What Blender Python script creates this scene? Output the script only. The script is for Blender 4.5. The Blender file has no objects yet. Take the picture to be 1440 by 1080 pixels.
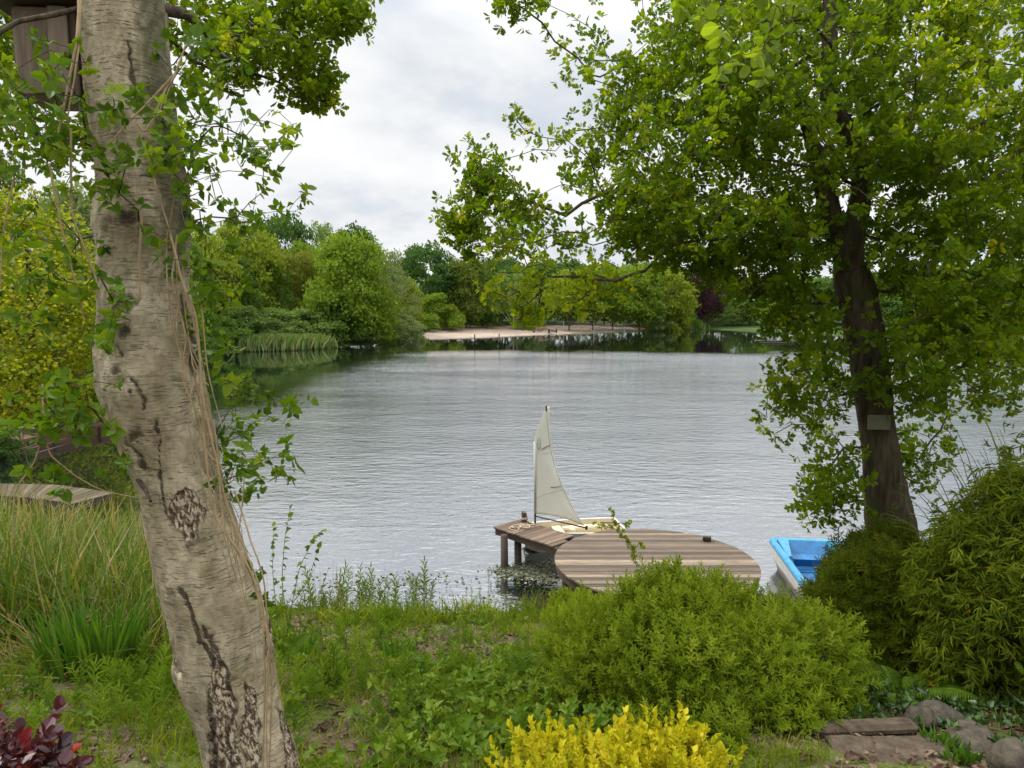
import bpy, math, random, time
import numpy as np
from mathutils import Vector, noise as mnoise

T0 = time.time()
sc = bpy.context.scene
col = sc.collection
RNG = np.random.default_rng(7)
random.seed(7)

# ------------------------------------------------------------------ camera
CAM_H, PITCH, FPX = 5.5, math.radians(6.0), 973.0
CP, SP = math.cos(PITCH), math.sin(PITCH)

def ray(u, v):
    a = (u - 720.0) / FPX
    b = -(v - 540.0) / FPX
    return np.array([a, CP + b * SP, -SP + b * CP])

def at(u, v, Y):
    d = ray(u, v)
    return np.array([0, 0, CAM_H]) + d * (Y / d[1])

def onz(u, v, z):
    d = ray(u, v)
    return np.array([0, 0, CAM_H]) + d * ((z - CAM_H) / d[2])

def project(P):
    P = np.asarray(P, float)
    q = P - np.array([0, 0, CAM_H])
    f = q[..., 1] * CP - q[..., 2] * SP
    up = q[..., 1] * SP + q[..., 2] * CP
    return 720 + FPX * q[..., 0] / f, 540 - FPX * up / f

cam = bpy.data.cameras.new('camera')
cam.sensor_width = 36.0
cam.lens = 36.0 * FPX / 1440.0
cam.clip_start = 0.05
cam.clip_end = 3000
cam_o = bpy.data.objects.new('camera', cam)
cam_o.location = (0, 0, CAM_H)
cam_o.rotation_euler = (math.pi / 2 - PITCH, 0, 0)
col.objects.link(cam_o)
sc.camera = cam_o

# ------------------------------------------------------------------ objects
def tag(o, label=None, cat=None, group=None, kind=None):
    if label: o['label'] = label
    if cat: o['category'] = cat
    if group: o['group'] = group
    if kind: o['kind'] = kind
    return o

def empty(name, loc, label=None, cat=None, group=None, rz=0.0):
    o = bpy.data.objects.new(name, None)
    o.empty_display_size = 0.2
    o.location = loc
    o.rotation_euler = (0, 0, rz)
    col.objects.link(o)
    tag(o, label, cat, group)
    return o

class MB:
    """Collects polygons with numpy and links them as one mesh."""
    def __init__(s):
        s.V, s.L, s.S, s.R, s.M, s.UV, s.n = [], [], [], [], [], [], 0
        s.extra = {}
    def add(s, V, loops, sizes, rnd=0.5, mat=0):
        V = np.asarray(V, np.float32).reshape(-1, 3)
        loops = np.asarray(loops, np.int64).ravel()
        sizes = np.asarray(sizes, np.int64).ravel()
        s.V.append(V); s.L.append(loops + s.n); s.S.append(sizes)
        s.R.append(np.broadcast_to(np.asarray(rnd, np.float32), (len(V),)).copy())
        s.M.append(np.full(len(sizes), mat, np.int32))
        s.n += len(V)
    def inst(s, tpl, P, R, S, rnd, mat=0):
        """tpl=(V,loops,sizes); P (n,3), R (n,3,3), S (n,), rnd (n,)"""
        TV, TL, TS = tpl
        n, k = len(P), len(TV)
        if n == 0: return
        W = np.einsum('nij,kj->nki', R, TV) * np.asarray(S)[:, None, None] + np.asarray(P)[:, None, :]
        L = (TL[None, :] + (np.arange(n) * k)[:, None]).ravel()
        s.add(W.reshape(-1, 3), L, np.tile(TS, n), np.repeat(rnd, k), mat)
    def box(s, c, half, rz=0.0, rnd=0.5, mat=0, bev=0.0):
        c = np.asarray(c, float); hx, hy, hz = half
        b = min(bev, hx * .9, hy * .9, hz * .9)
        if b <= 0:
            V = np.array([[x, y, z] for z in (-hz, hz) for x, y in ((-hx, -hy), (hx, -hy), (hx, hy), (-hx, hy))])
            F = [[3, 2, 1, 0], [4, 5, 6, 7], [0, 1, 5, 4], [1, 2, 6, 5], [2, 3, 7, 6], [3, 0, 4, 7]]
        else:
            V = []
            for z, i in ((-hz, b), (-hz + b, 0), (hz - b, 0), (hz, b)):
                for x, y in ((-hx + b, -hy), (hx - b, -hy), (hx, -hy + b), (hx, hy - b), (hx - b, hy), (-hx + b, hy), (-hx, hy - b), (-hx, -hy + b)):
                    V.append([x - np.sign(x) * i * (abs(x) > hx - b - 1e-9), y - np.sign(y) * i * (abs(y) > hy - b - 1e-9), z])
            V = np.array(V)
            F = [list(range(7, -1, -1)), list(range(24, 32))]
            for k in range(3):
                for j in range(8):
                    a, d = k * 8 + j, k * 8 + (j + 1) % 8
                    F.append([a, d, d + 8, a + 8])
        cz, sz = math.cos(rz), math.sin(rz)
        R = np.array([[cz, -sz, 0], [sz, cz, 0], [0, 0, 1]])
        s.faces(V @ R.T + c, F, rnd, mat)
    def faces(s, V, F, rnd=0.5, mat=0):
        s.add(V, np.concatenate([np.asarray(f) for f in F]), [len(f) for f in F], rnd, mat)
    def tube(s, path, rad, n=6, rnd=0.5, mat=0, cap=True):
        P = np.asarray(path, float)
        m = len(P)
        if m < 2: return
        r = np.broadcast_to(np.asarray(rad, float), (m,))
        T = np.gradient(P, axis=0)
        T /= np.maximum(np.linalg.norm(T, axis=1, keepdims=True), 1e-9)
        ref = np.array([0.0, 0, 1]) if abs(T[0, 2]) < .9 else np.array([1.0, 0, 0])
        N = np.empty_like(P)
        for i in range(m):
            ref = ref - T[i] * ref.dot(T[i])
            ref /= max(np.linalg.norm(ref), 1e-9)
            N[i] = ref
        B = np.cross(T, N)
        a = np.arange(n) * 2 * math.pi / n
        V = P[:, None] + r[:, None, None] * (np.cos(a)[None, :, None] * N[:, None] + np.sin(a)[None, :, None] * B[:, None])
        i = np.arange(m - 1)[:, None] * n; j = np.arange(n)[None]; j2 = (j + 1) % n
        Q = np.stack([i + j, i + j2, i + n + j2, i + n + j], -1).reshape(-1)
        L = [Q]; S = [4] * ((m - 1) * n)
        if cap:
            L += [np.arange(n)[::-1], (m - 1) * n + np.arange(n)]; S += [n, n]
        s.add(V.reshape(-1, 3), np.concatenate(L), S, rnd, mat)
    def build(s, name, mats, parent=None, smooth=False, origin=None):
        if not isinstance(mats, (list, tuple)): mats = [mats]
        V = np.concatenate(s.V) if s.V else np.zeros((0, 3), np.float32)
        L = np.concatenate(s.L) if s.L else np.zeros(0, np.int64)
        S = np.concatenate(s.S) if s.S else np.zeros(0, np.int64)
        off = np.zeros(3)
        if parent is not None:
            off = world_loc(parent)
        elif origin is not None:
            off = np.asarray(origin, float)
        me = bpy.data.meshes.new(name)
        me.vertices.add(len(V)); me.loops.add(len(L)); me.polygons.add(len(S))
        me.vertices.foreach_set('co', (V - off.astype(np.float32)).ravel())
        me.loops.foreach_set('vertex_index', L.astype(np.int32))
        me.polygons.foreach_set('loop_start', np.concatenate([[0], np.cumsum(S)[:-1]]).astype(np.int32) if len(S) else np.zeros(0, np.int32))
        me.polygons.foreach_set('material_index', np.concatenate(s.M) if s.M else np.zeros(0, np.int32))
        me.polygons.foreach_set('use_smooth', np.full(len(S), smooth))
        at_ = me.attributes.new('rnd', 'FLOAT', 'POINT')
        at_.data.foreach_set('value', np.concatenate(s.R) if s.R else np.zeros(0, np.float32))
        for k, vals in s.extra.items():
            if vals.ndim == 2:
                a2 = me.attributes.new(k, 'FLOAT_VECTOR', 'POINT'); a2.data.foreach_set('vector', vals.astype(np.float32).ravel())
            else:
                a2 = me.attributes.new(k, 'FLOAT', 'POINT'); a2.data.foreach_set('value', vals.astype(np.float32))
        for m in mats: me.materials.append(m)
        me.update()
        me.validate()
        o = bpy.data.objects.new(name, me)
        o.location = off if parent is None else (0, 0, 0)
        col.objects.link(o)
        if parent is not None: o.parent = parent
        return o

def world_loc(o):
    p = np.zeros(3)
    while o is not None:
        p += np.array(o.location); o = o.parent
    return p

def grid_faces(nr, nc, wrap=False):
    i = np.arange(nr - 1)[:, None] * nc
    if wrap:
        j = np.arange(nc)[None]; j2 = (j + 1) % nc
    else:
        j = np.arange(nc - 1)[None]; j2 = j + 1
    Q = np.stack([i + j, i + j2, i + nc + j2, i + nc + j], -1).reshape(-1)
    return Q, np.full(len(Q) // 4, 4)

# ------------------------------------------------------------------ vector helpers
def nrm(a):
    return a / np.maximum(np.linalg.norm(a, axis=-1, keepdims=True), 1e-9)

def frames(D, N):
    """rotation matrices: local Y -> D, local Z ~ N"""
    D = nrm(D)
    Z = N - D * np.sum(N * D, -1, keepdims=True)
    Z = nrm(Z)
    X = np.cross(D, Z)
    return np.stack([X, D, Z], -1)

def rdir(n, rng=RNG):
    return nrm(rng.normal(size=(n, 3)))

def inpoly(u, v, poly):
    u = np.asarray(u, float); v = np.asarray(v, float)
    r = np.zeros(u.shape, bool)
    n = len(poly)
    for i in range(n):
        x1, y1 = poly[i]; x2, y2 = poly[(i + 1) % n]
        c = ((y1 > v) != (y2 > v)) & (u < (x2 - x1) * (v - y1) / (y2 - y1 + 1e-12) + x1)
        r ^= c
    return r

def polydist(u, v, pts, closed=False):
    """distance to a polyline in 2D"""
    u = np.asarray(u, float); v = np.asarray(v, float)
    best = np.full(u.shape, 1e9)
    n = len(pts)
    for i in range(n if closed else n - 1):
        x1, y1 = pts[i]; x2, y2 = pts[(i + 1) % n]
        dx, dy = x2 - x1, y2 - y1
        t = np.clip(((u - x1) * dx + (v - y1) * dy) / (dx * dx + dy * dy + 1e-12), 0, 1)
        best = np.minimum(best, np.hypot(u - x1 - t * dx, v - y1 - t * dy))
    return best

def sstep(a, b, x):
    t = np.clip((np.asarray(x, float) - a) / (b - a), 0, 1)
    return t * t * (3 - 2 * t)

# smooth value noise in numpy (2D)
_perm = np.random.default_rng(3).random((256, 256))
def vnoise(x, y):
    xi = np.floor(x).astype(int); yi = np.floor(y).astype(int)
    fx = x - xi; fy = y - yi
    fx = fx * fx * (3 - 2 * fx); fy = fy * fy * (3 - 2 * fy)
    g = lambda a, b: _perm[a % 256, b % 256]
    return (g(xi, yi) * (1 - fx) + g(xi + 1, yi) * fx) * (1 - fy) + (g(xi, yi + 1) * (1 - fx) + g(xi + 1, yi + 1) * fx) * fy
def fbm(x, y, o=4):
    s, a, t = 0, 1.0, 0
    for k in range(o):
        s = s + a * vnoise(x * 2 ** k + 17.3 * k, y * 2 ** k + 9.1 * k); t += a; a *= .5
    return s / t

# ------------------------------------------------------------------ leaf templates
def leaf_tpl(half, fold=.12, droop=.1, stalk=0.0, two=True):
    """half outline [(x,y)...] from base to tip -> two n-gons folded at the midrib"""
    V, F = [], []
    h = [(x, y) for x, y in half]
    n = len(h)
    def pt(x, y): return [x, y + stalk, fold * abs(x) * 2 - droop * y * y]
    V += [pt(0 if i in (0, n - 1) else x, y) for i, (x, y) in enumerate(h)]
    V += [pt(-x, y) for x, y in h[1:-1]]
    F.append(list(range(n)))
    F.append([0] + [n - 1] + [n + k for k in range(n - 3, -1, -1)])
    return (np.array(V, float), np.concatenate([np.array(f) for f in F]), np.array([len(f) for f in F]))

OVATE = leaf_tpl([(0, 0), (.27, .16), (.36, .36), (.25, .68), (0, 1)], .15, .18)
HEART = leaf_tpl([(0, .04), (.22, -.02), (.38, .16), (.36, .4), (.2, .72), (0, 1)], .12, .2)
OAK = leaf_tpl([(0, 0), (.1, .16), (.07, .24), (.25, .38), (.16, .47), (.34, .64), (.2, .74), (.22, .9), (0, 1)], .1, .2)
LANCE = leaf_tpl([(0, 0), (.085, .25), (.075, .6), (0, 1)], .25, .3)
BAMBOO = leaf_tpl([(0, 0), (.075, .2), (.06, .6), (0, 1)], .15, .35)
NARROW = leaf_tpl([(0, 0), (.16, .4), (.11, .75), (0, 1)], .2, .25)
ROUND = leaf_tpl([(0, 0), (.36, .14), (.46, .5), (.3, .86), (0, 1)], .12, .12)
CLUMP = (np.array([[-.5, -.4, .05], [.45, -.5, -.08], [.5, .42, .1], [-.35, .5, -.1]]), np.array([0, 1, 2, 3]), np.array([4]))

def merge_tpl(items):
    """items: list of (tpl, R(3,3), p(3), s) -> one template"""
    V, L, S, n = [], [], [], 0
    for t, R, p, s in items:
        V.append(t[0] @ R.T * s + p); L.append(t[1] + n); S.append(t[2]); n += len(t[0])
    return (np.concatenate(V), np.concatenate(L), np.concatenate(S))

def rosette_tpl(leaf, n, size, spread=1.0, rng=RNG, up=.35):
    """leaves radiating round local +Y (twig direction)"""
    it = []
    for k in range(n):
        a = 2 * math.pi * (k + rng.random() * .6) / n
        t = spread * (.55 + .6 * rng.random())
        d = np.array([math.cos(a) * math.sin(t), math.cos(t) * .9 + .1, math.sin(a) * math.sin(t)])
        N = np.array([-math.cos(a) * .5, 1.0, -math.sin(a) * .5]) + rng.normal(size=3) * .45
        R = frames(d[None], N[None])[0]
        it.append((leaf, R, d * size * .15 + np.array([0, rng.random() * size * .5, 0]), size * (.65 + .5 * rng.random())))
    return merge_tpl(it)

def shoot_tpl(leaf, n, length, size, ang=.9, rng=RNG, stem=True, taper=.5, droop=0.0):
    """upright shoot along local +Y with leaves up the stem"""
    it = []
    if stem:
        r = .012 * length
        sv = np.array([[r, 0, 0], [-r * .5, 0, r * .8], [-r * .5, 0, -r * .8], [0, length, 0]])
        it.append(((sv, np.array([0, 1, 3, 1, 2, 3, 2, 0, 3]), np.array([3, 3, 3])), np.eye(3), np.zeros(3), 1.0))
    for k in range(n):
        f = (k + .5) / n
        a = k * 2.4 + rng.random() * .5
        t = ang * (1.1 - .75 * f) + rng.normal() * .12
        d = np.array([math.cos(a) * math.sin(t), math.cos(t) - droop, math.sin(a) * math.sin(t)])
        N = np.array([-math.cos(a), .8, -math.sin(a)]) + rng.normal(size=3) * .3
        R = frames(d[None], N[None])[0]
        it.append((leaf, R, np.array([0, length * (.12 + .88 * f), 0]), size * (1 - taper * abs(f - .45)) * (.8 + .4 * rng.random())))
    return merge_tpl(it)

# ------------------------------------------------------------------ branching by attraction
def grow(trunk, att, alpha=.4, seg=.35, jit=.02, trunk_cost=.3, rng=RNG, sag=0.0, start=0):
    trunk = np.asarray(trunk, float); att = np.asarray(att, float)
    cap = len(trunk) + len(att) * 30 + 10
    N = np.zeros((cap, 3)); par = np.full(cap, -1); pl = np.zeros(cap)
    m = len(trunk)
    N[:m] = trunk; par[1:m] = np.arange(m - 1)
    pl[1:m] = np.cumsum(np.linalg.norm(np.diff(trunk, axis=0), axis=1)) * trunk_cost
    tip = []
    dmin = np.min(np.linalg.norm(att[:, None] - trunk[None, start:], axis=2), axis=1)
    for q in np.argsort(dmin):
        a = att[q]
        d = np.linalg.norm(N[start:m] - a, axis=1)
        j = start + int(np.argmin(d + alpha * pl[start:m]))
        L = d[j - start]
        k = min(25, max(1, int(round(L / seg))))
        p0 = N[j].copy(); prev = j
        for i in range(1, k + 1):
            t = i / k
            p = p0 + (a - p0) * t
            if i < k:
                p = p + rng.normal(size=3) * jit
            p[2] += sag * L * math.sin(math.pi * t)
            N[m] = p; par[m] = prev; pl[m] = pl[prev] + np.linalg.norm(p - N[prev]); prev = m; m += 1
        tip.append(prev)
    return N[:m], par[:m], np.array(tip)

def radii(par, n_trunk, trunk_r, tip_r, e=2.3):
    m = len(par)
    acc = np.zeros(m); ch = np.zeros(m, int)
    for i in range(m - 1, 0, -1):
        r = max(acc[i], tip_r ** e)
        acc[i] = r
        if par[i] >= 0: acc[par[i]] += r
    r = acc ** (1 / e)
    if n_trunk:
        r[:n_trunk] = trunk_r
        # a branch is never thicker than what it leaves
        for i in range(n_trunk, m):
            r[i] = min(r[i], r[par[i]] * .85 if par[i] < n_trunk else r[par[i]])
    return r

def wood(mb, N, par, r, n_skip=0, sides=(3, 5, 8), thin=.006, rnd=.5):
    m = len(N)
    kids = [[] for _ in range(m)]
    for i in range(1, m):
        if par[i] >= 0: kids[par[i]].append(i)
    done = set()
    for i in range(1, m):
        if i < n_skip: continue
        p = par[i]
        # start of a chain: parent is a trunk node, or we are not the parent's thickest child
        if p >= n_skip and max(kids[p], key=lambda c: r[c]) == i: continue
        ch = [p, i]; c = i
        while kids[c]:
            c = max(kids[c], key=lambda q: r[q]); ch.append(c)
        rr = r[ch].copy(); rr[0] = rr[1]
        s = sides[0] if rr[1] < thin else sides[1] if rr[1] < .03 else sides[2]
        mb.tube(N[ch], rr, s, rnd, cap=False)
# ------------------------------------------------------------------ materials
class G:
    def __init__(s, name, world=False):
        if world:
            s.nt = world
        else:
            s.m = bpy.data.materials.new(name); s.m.use_nodes = True; s.nt = s.m.node_tree
            s.nt.nodes.clear()
    def n(s, t, **kw):
        nd = s.nt.nodes.new(t)
        ins = kw.pop('ins', {})
        for k, v in kw.items(): setattr(nd, k, v)
        for k, v in ins.items():
            sk = nd.inputs[k]
            if hasattr(v, 'is_output') or isinstance(v, bpy.types.NodeSocket): s.nt.links.new(v, sk)
            else: sk.default_value = v
        return nd
    def link(s, a, b): s.nt.links.new(a, b)
    def mix(s, f, a, b, mode='MIX'):
        nd = s.n('ShaderNodeMix', data_type='RGBA', blend_type=mode)
        for i, v in ((0, f), (6, a), (7, b)):
            if isinstance(v, bpy.types.NodeSocket): s.link(v, nd.inputs[i])
            else: nd.inputs[i].default_value = v if i == 0 else (v if len(v) == 4 else (*v, 1))
        return nd.outputs[2]
    def math(s, op, a, b=None, c=None, clamp=False):
        nd = s.n('ShaderNodeMath', operation=op, use_clamp=clamp)
        for i, v in enumerate((a, b, c)):
            if v is None: continue
            if isinstance(v, bpy.types.NodeSocket): s.link(v, nd.inputs[i])
            else: nd.inputs[i].default_value = v
        return nd.outputs[0]
    def ramp(s, f, stops):
        nd = s.n('ShaderNodeValToRGB')
        e = nd.color_ramp.elements
        while len(e) < len(stops): e.new(.5)
        for q, (p, c) in zip(e, stops):
            q.position = p; q.color = (*c, 1) if len(c) == 3 else c
        if isinstance(f, bpy.types.NodeSocket): s.link(f, nd.inputs[0])
        return nd.outputs[0]
    def noise(s, vec, scale, detail=4, rough=.55, dist=0.0, dim='3D', out=0):
        nd = s.n('ShaderNodeTexNoise', noise_dimensions=dim)
        nd.inputs['Scale'].default_value = scale; nd.inputs['Detail'].default_value = detail
        nd.inputs['Roughness'].default_value = rough; nd.inputs['Distortion'].default_value = dist
        if vec is not None: s.link(vec, nd.inputs['Vector'])
        return nd.outputs[out]
    def attr(s, name):
        return s.n('ShaderNodeAttribute', attribute_name=name)
    def map(s, vec, scale=(1, 1, 1), loc=(0, 0, 0), rot=(0, 0, 0)):
        nd = s.n('ShaderNodeMapping'); nd.inputs['Scale'].default_value = scale
        nd.inputs['Location'].default_value = loc; nd.inputs['Rotation'].default_value = rot
        s.link(vec, nd.inputs['Vector']); return nd.outputs[0]
    def pos(s): return s.n('ShaderNodeNewGeometry').outputs['Position']
    def objco(s): return s.n('ShaderNodeTexCoord').outputs['Object']
    def bump(s, h, strength=.5, dist=.02, normal=None):
        nd = s.n('ShaderNodeBump'); nd.inputs['Strength'].default_value = strength; nd.inputs['Distance'].default_value = dist
        s.link(h, nd.inputs['Height'])
        if normal is not None: s.link(normal, nd.inputs['Normal'])
        return nd.outputs[0]
    def bsdf(s, color, rough=.6, spec=.3, normal=None, ior=None, metal=0.0):
        nd = s.n('ShaderNodeBsdfPrincipled')
        for k, v in (('Base Color', color), ('Roughness', rough), ('Specular IOR Level', spec), ('Metallic', metal)):
            if isinstance(v, bpy.types.NodeSocket): s.link(v, nd.inputs[k])
            else: nd.inputs[k].default_value = (*v, 1) if k == 'Base Color' and len(v) == 3 else v
        if normal is not None: s.link(normal, nd.inputs['Normal'])
        if ior: nd.inputs['IOR'].default_value = ior
        return nd.outputs[0]
    def out(s, sh):
        o = s.n('ShaderNodeOutputMaterial'); s.link(sh, o.inputs['Surface']); return s.m

def leaf_mat(name, stops, trans=.35, tcol=1.5, rough=.6, spec=.10, objcol=False, clump=0.0, cscale=.6):
    g = G(name)
    r = g.attr('rnd').outputs['Fac']
    f = r
    if clump > 0:
        nz = g.noise(g.pos(), cscale, 2)
        f = g.math('ADD', g.math('MULTIPLY', r, 1 - clump), g.math('MULTIPLY', nz, clump))
    c = g.ramp(f, stops)
    if objcol:
        oc = g.n('ShaderNodeObjectInfo').outputs['Color']
        c = g.mix(1.0, c, oc, 'MULTIPLY')
    p = g.bsdf(c, rough, spec)
    tc = g.mix(1.0, c, (tcol * 1.07, tcol * 1.0, tcol * .28), 'MULTIPLY')
    t = g.n('ShaderNodeBsdfTranslucent', ins={'Color': tc}).outputs[0]
    mx = g.n('ShaderNodeMixShader', ins={0: trans, 1: p, 2: t})
    return g.out(mx.outputs[0])

def plain(name, c, rough=.6, spec=.3, var=.25, scale=8.0, bump=0.0, metal=0.0):
    g = G(name)
    v = g.objco()
    nz = g.noise(v, scale, 6, .65)
    c2 = tuple(x * (1 - var) for x in c); c3 = tuple(min(1, x * (1 + var * .6)) for x in c)
    cc = g.ramp(nz, [(.3, c2), (.7, c3)])
    nrmv = g.bump(nz, bump, .02) if bump else None
    return g.out(g.bsdf(cc, rough, spec, nrmv, metal=metal))

def bark_mat(name, dark, light, sx=14.0, sz=2.5, moss=None):
    g = G(name)
    v = g.objco()
    a = g.map(v, (sx, sx, sz))
    n1 = g.noise(a, 1.0, 6, .65, .6)
    n2 = g.noise(v, 3.0, 3)
    c = g.ramp(n1, [(.35, dark), (.62, light)])
    if moss:
        c = g.mix(g.ramp(n2, [(.5, (0, 0, 0)), (.72, (1, 1, 1))]), c, moss)
    return g.out(g.bsdf(c, .85, .15, g.bump(n1, .9, .03)))

def wood_mat(name, stops, grain=(3, 40, 40), rz=0.0, stain=None, rough=.75, spec=.25):
    """weathered boards: colour per board from rnd, grain along local X turned by rz"""
    g = G(name)
    v = g.objco()
    r = g.attr('rnd').outputs['Fac']
    vr = g.map(v, (1, 1, 1), (0, 0, 0), (0, 0, -rz))
    gv = g.map(vr, grain)
    cx = g.n('ShaderNodeCombineXYZ', ins={0: g.math('MULTIPLY', r, 37.0), 1: g.math('MULTIPLY', r, 91.0)}).outputs[0]
    ad = g.n('ShaderNodeVectorMath', operation='ADD'); g.link(gv, ad.inputs[0]); g.link(cx, ad.inputs[1])
    n1 = g.noise(ad.outputs[0], 1.0, 6, .65, .4)
    n2 = g.noise(v, 2.2, 4)
    f = g.math('ADD', g.math('MULTIPLY', r, .72), g.math('MULTIPLY', n1, .28))
    c = g.ramp(f, stops)
    c = g.mix(g.ramp(n1, [(.3, (.55, .55, .55)), (.6, (0, 0, 0))]), c, (.03, .022, .016))
    c = g.mix(g.ramp(n2, [(.45, (0, 0, 0)), (.8, (.45, .45, .45))]), c, stain or (.09, .085, .07))
    return g.out(g.bsdf(c, rough, spec, g.bump(n1, .5, .006)))

M = {}
lo = .60   # overall foliage level
def L3(*c): return tuple(x * lo for x in c)
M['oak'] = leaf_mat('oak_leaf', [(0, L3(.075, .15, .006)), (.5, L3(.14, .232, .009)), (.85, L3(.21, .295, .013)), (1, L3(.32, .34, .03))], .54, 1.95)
M['oak2'] = leaf_mat('oak_leaf_young', [(0, L3(.19, .29, .012)), (.6, L3(.36, .47, .018)), (1, L3(.56, .58, .05))], .55, 1.9)  # brighter, yellower copy of the oak leaf with backlight painted into its colour
M['vine'] = leaf_mat('vine_leaf', [(0, L3(.06, .135, .008)), (.6, L3(.13, .24, .012)), (1, L3(.26, .36, .03))], .40, 1.7, .5, .15)
M['hazel'] = leaf_mat('hazel_leaf', [(0, L3(.15, .26, .02)), (1, L3(.3, .42, .05))], .5, 1.6)
M['shrub'] = leaf_mat('shrub_leaf', [(0, L3(.125, .21, .012)), (.5, L3(.255, .36, .022)), (1, L3(.46, .52, .06))], .42, 1.65, clump=.35, cscale=3.0)
M['gold'] = leaf_mat('golden_leaf', [(0, L3(.45, .46, .015)), (.5, L3(.72, .68, .02)), (1, L3(.95, .80, .05))], .35, 1.1)
M['red'] = leaf_mat('purple_leaf', [(0, (.035, .010, .018)), (.6, (.07, .014, .02)), (.85, (.16, .016, .02)), (1, (.28, .03, .02))], .35, 1.5, .3, .5)
M['bamboo'] = leaf_mat('bamboo_leaf', [(0, L3(.08, .135, .010)), (.6, L3(.20, .265, .018)), (.92, L3(.35, .39, .03)), (.97, L3(.55, .44, .04)), (1, L3(.6, .42, .04))], .35, 1.5)
M['bamboo2'] = leaf_mat('yew_leaf', [(0, L3(.085, .13, .010)), (.7, L3(.17, .225, .016)), (1, L3(.30, .31, .025))], .3, 1.4)
M['grass'] = leaf_mat('grass_blade', [(0, L3(.10, .19, .01)), (.5, L3(.22, .31, .016)), (.8, L3(.34, .38, .03)), (.93, L3(.40, .36, .10)), (1, L3(.45, .36, .16))], .35, 1.5, .6, .10)
M['reed'] = leaf_mat('reed_blade', [(0, L3(.10, .17, .02)), (.45, L3(.20, .28, .035)), (.62, L3(.32, .33, .08)), (.75, L3(.42, .34, .16)), (1, L3(.50, .40, .24))], .33, 1.4, .6, .10)
M['weed'] = leaf_mat('weed_leaf', [(0, L3(.09, .185, .012)), (.6, L3(.19, .31, .022)), (1, L3(.32, .42, .05))], .33, 1.5, .5, .15)
M['ivy'] = leaf_mat('ivy_leaf', [(0, L3(.03, .08, .015)), (1, L3(.09, .17, .03))], .2, 1.3, .35, .4)
M['fern'] = leaf_mat('fern_frond', [(0, L3(.09, .18, .012)), (1, L3(.2, .32, .03))], .35, 1.5)
M['iris'] = leaf_mat('iris_blade', [(0, L3(.05, .15, .012)), (1, L3(.16, .32, .03))], .3, 1.5, .4, .35)
M['litter'] = leaf_mat('dead_leaf', [(0, (.05, .028, .018)), (.6, (.11, .068, .042)), (1, (.21, .15, .10))], .1, 1.0, .7, .2)
M['far'] = leaf_mat('far_foliage', [(0, (.62, .62, .62)), (.6, (1, 1, 1)), (1, (1.35, 1.3, 1.1))], .33, 1.5, .7, .05, objcol=True, clump=.3, cscale=.35)
M['farreed'] = leaf_mat('far_reed', [(0, L3(.18, .3, .08)), (.7, L3(.3, .42, .14)), (1, L3(.5, .45, .25))], .3, 1.3)
M['maple'] = leaf_mat('maple_leaf', [(0, L3(.18, .26, .012)), (.6, L3(.36, .42, .018)), (1, L3(.55, .54, .03))], .45, 1.5)

M['oakbark'] = bark_mat('oak_bark', (.020, .015, .010), (.095, .070, .045), 11, 1.8, (.05, .055, .02))
M['twig'] = bark_mat('twig_bark', (.035, .026, .018), (.10, .075, .05), 30, 8)
M['farbark'] = bark_mat('far_bark', (.05, .04, .03), (.14, .11, .08), 5, 1)
M['whitebark'] = bark_mat('white_bark', (.25, .24, .2), (.6, .58, .52), 4, 3)
M['straw'] = plain('dry_stem', (.30, .22, .12), .8, .2, .35, 12)
M['greenstem'] = plain('green_stem', (.10, .13, .03), .7, .2, .3, 12)
M['redstem'] = plain('red_stem', (.10, .04, .03), .7, .2, .3, 12)

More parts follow.
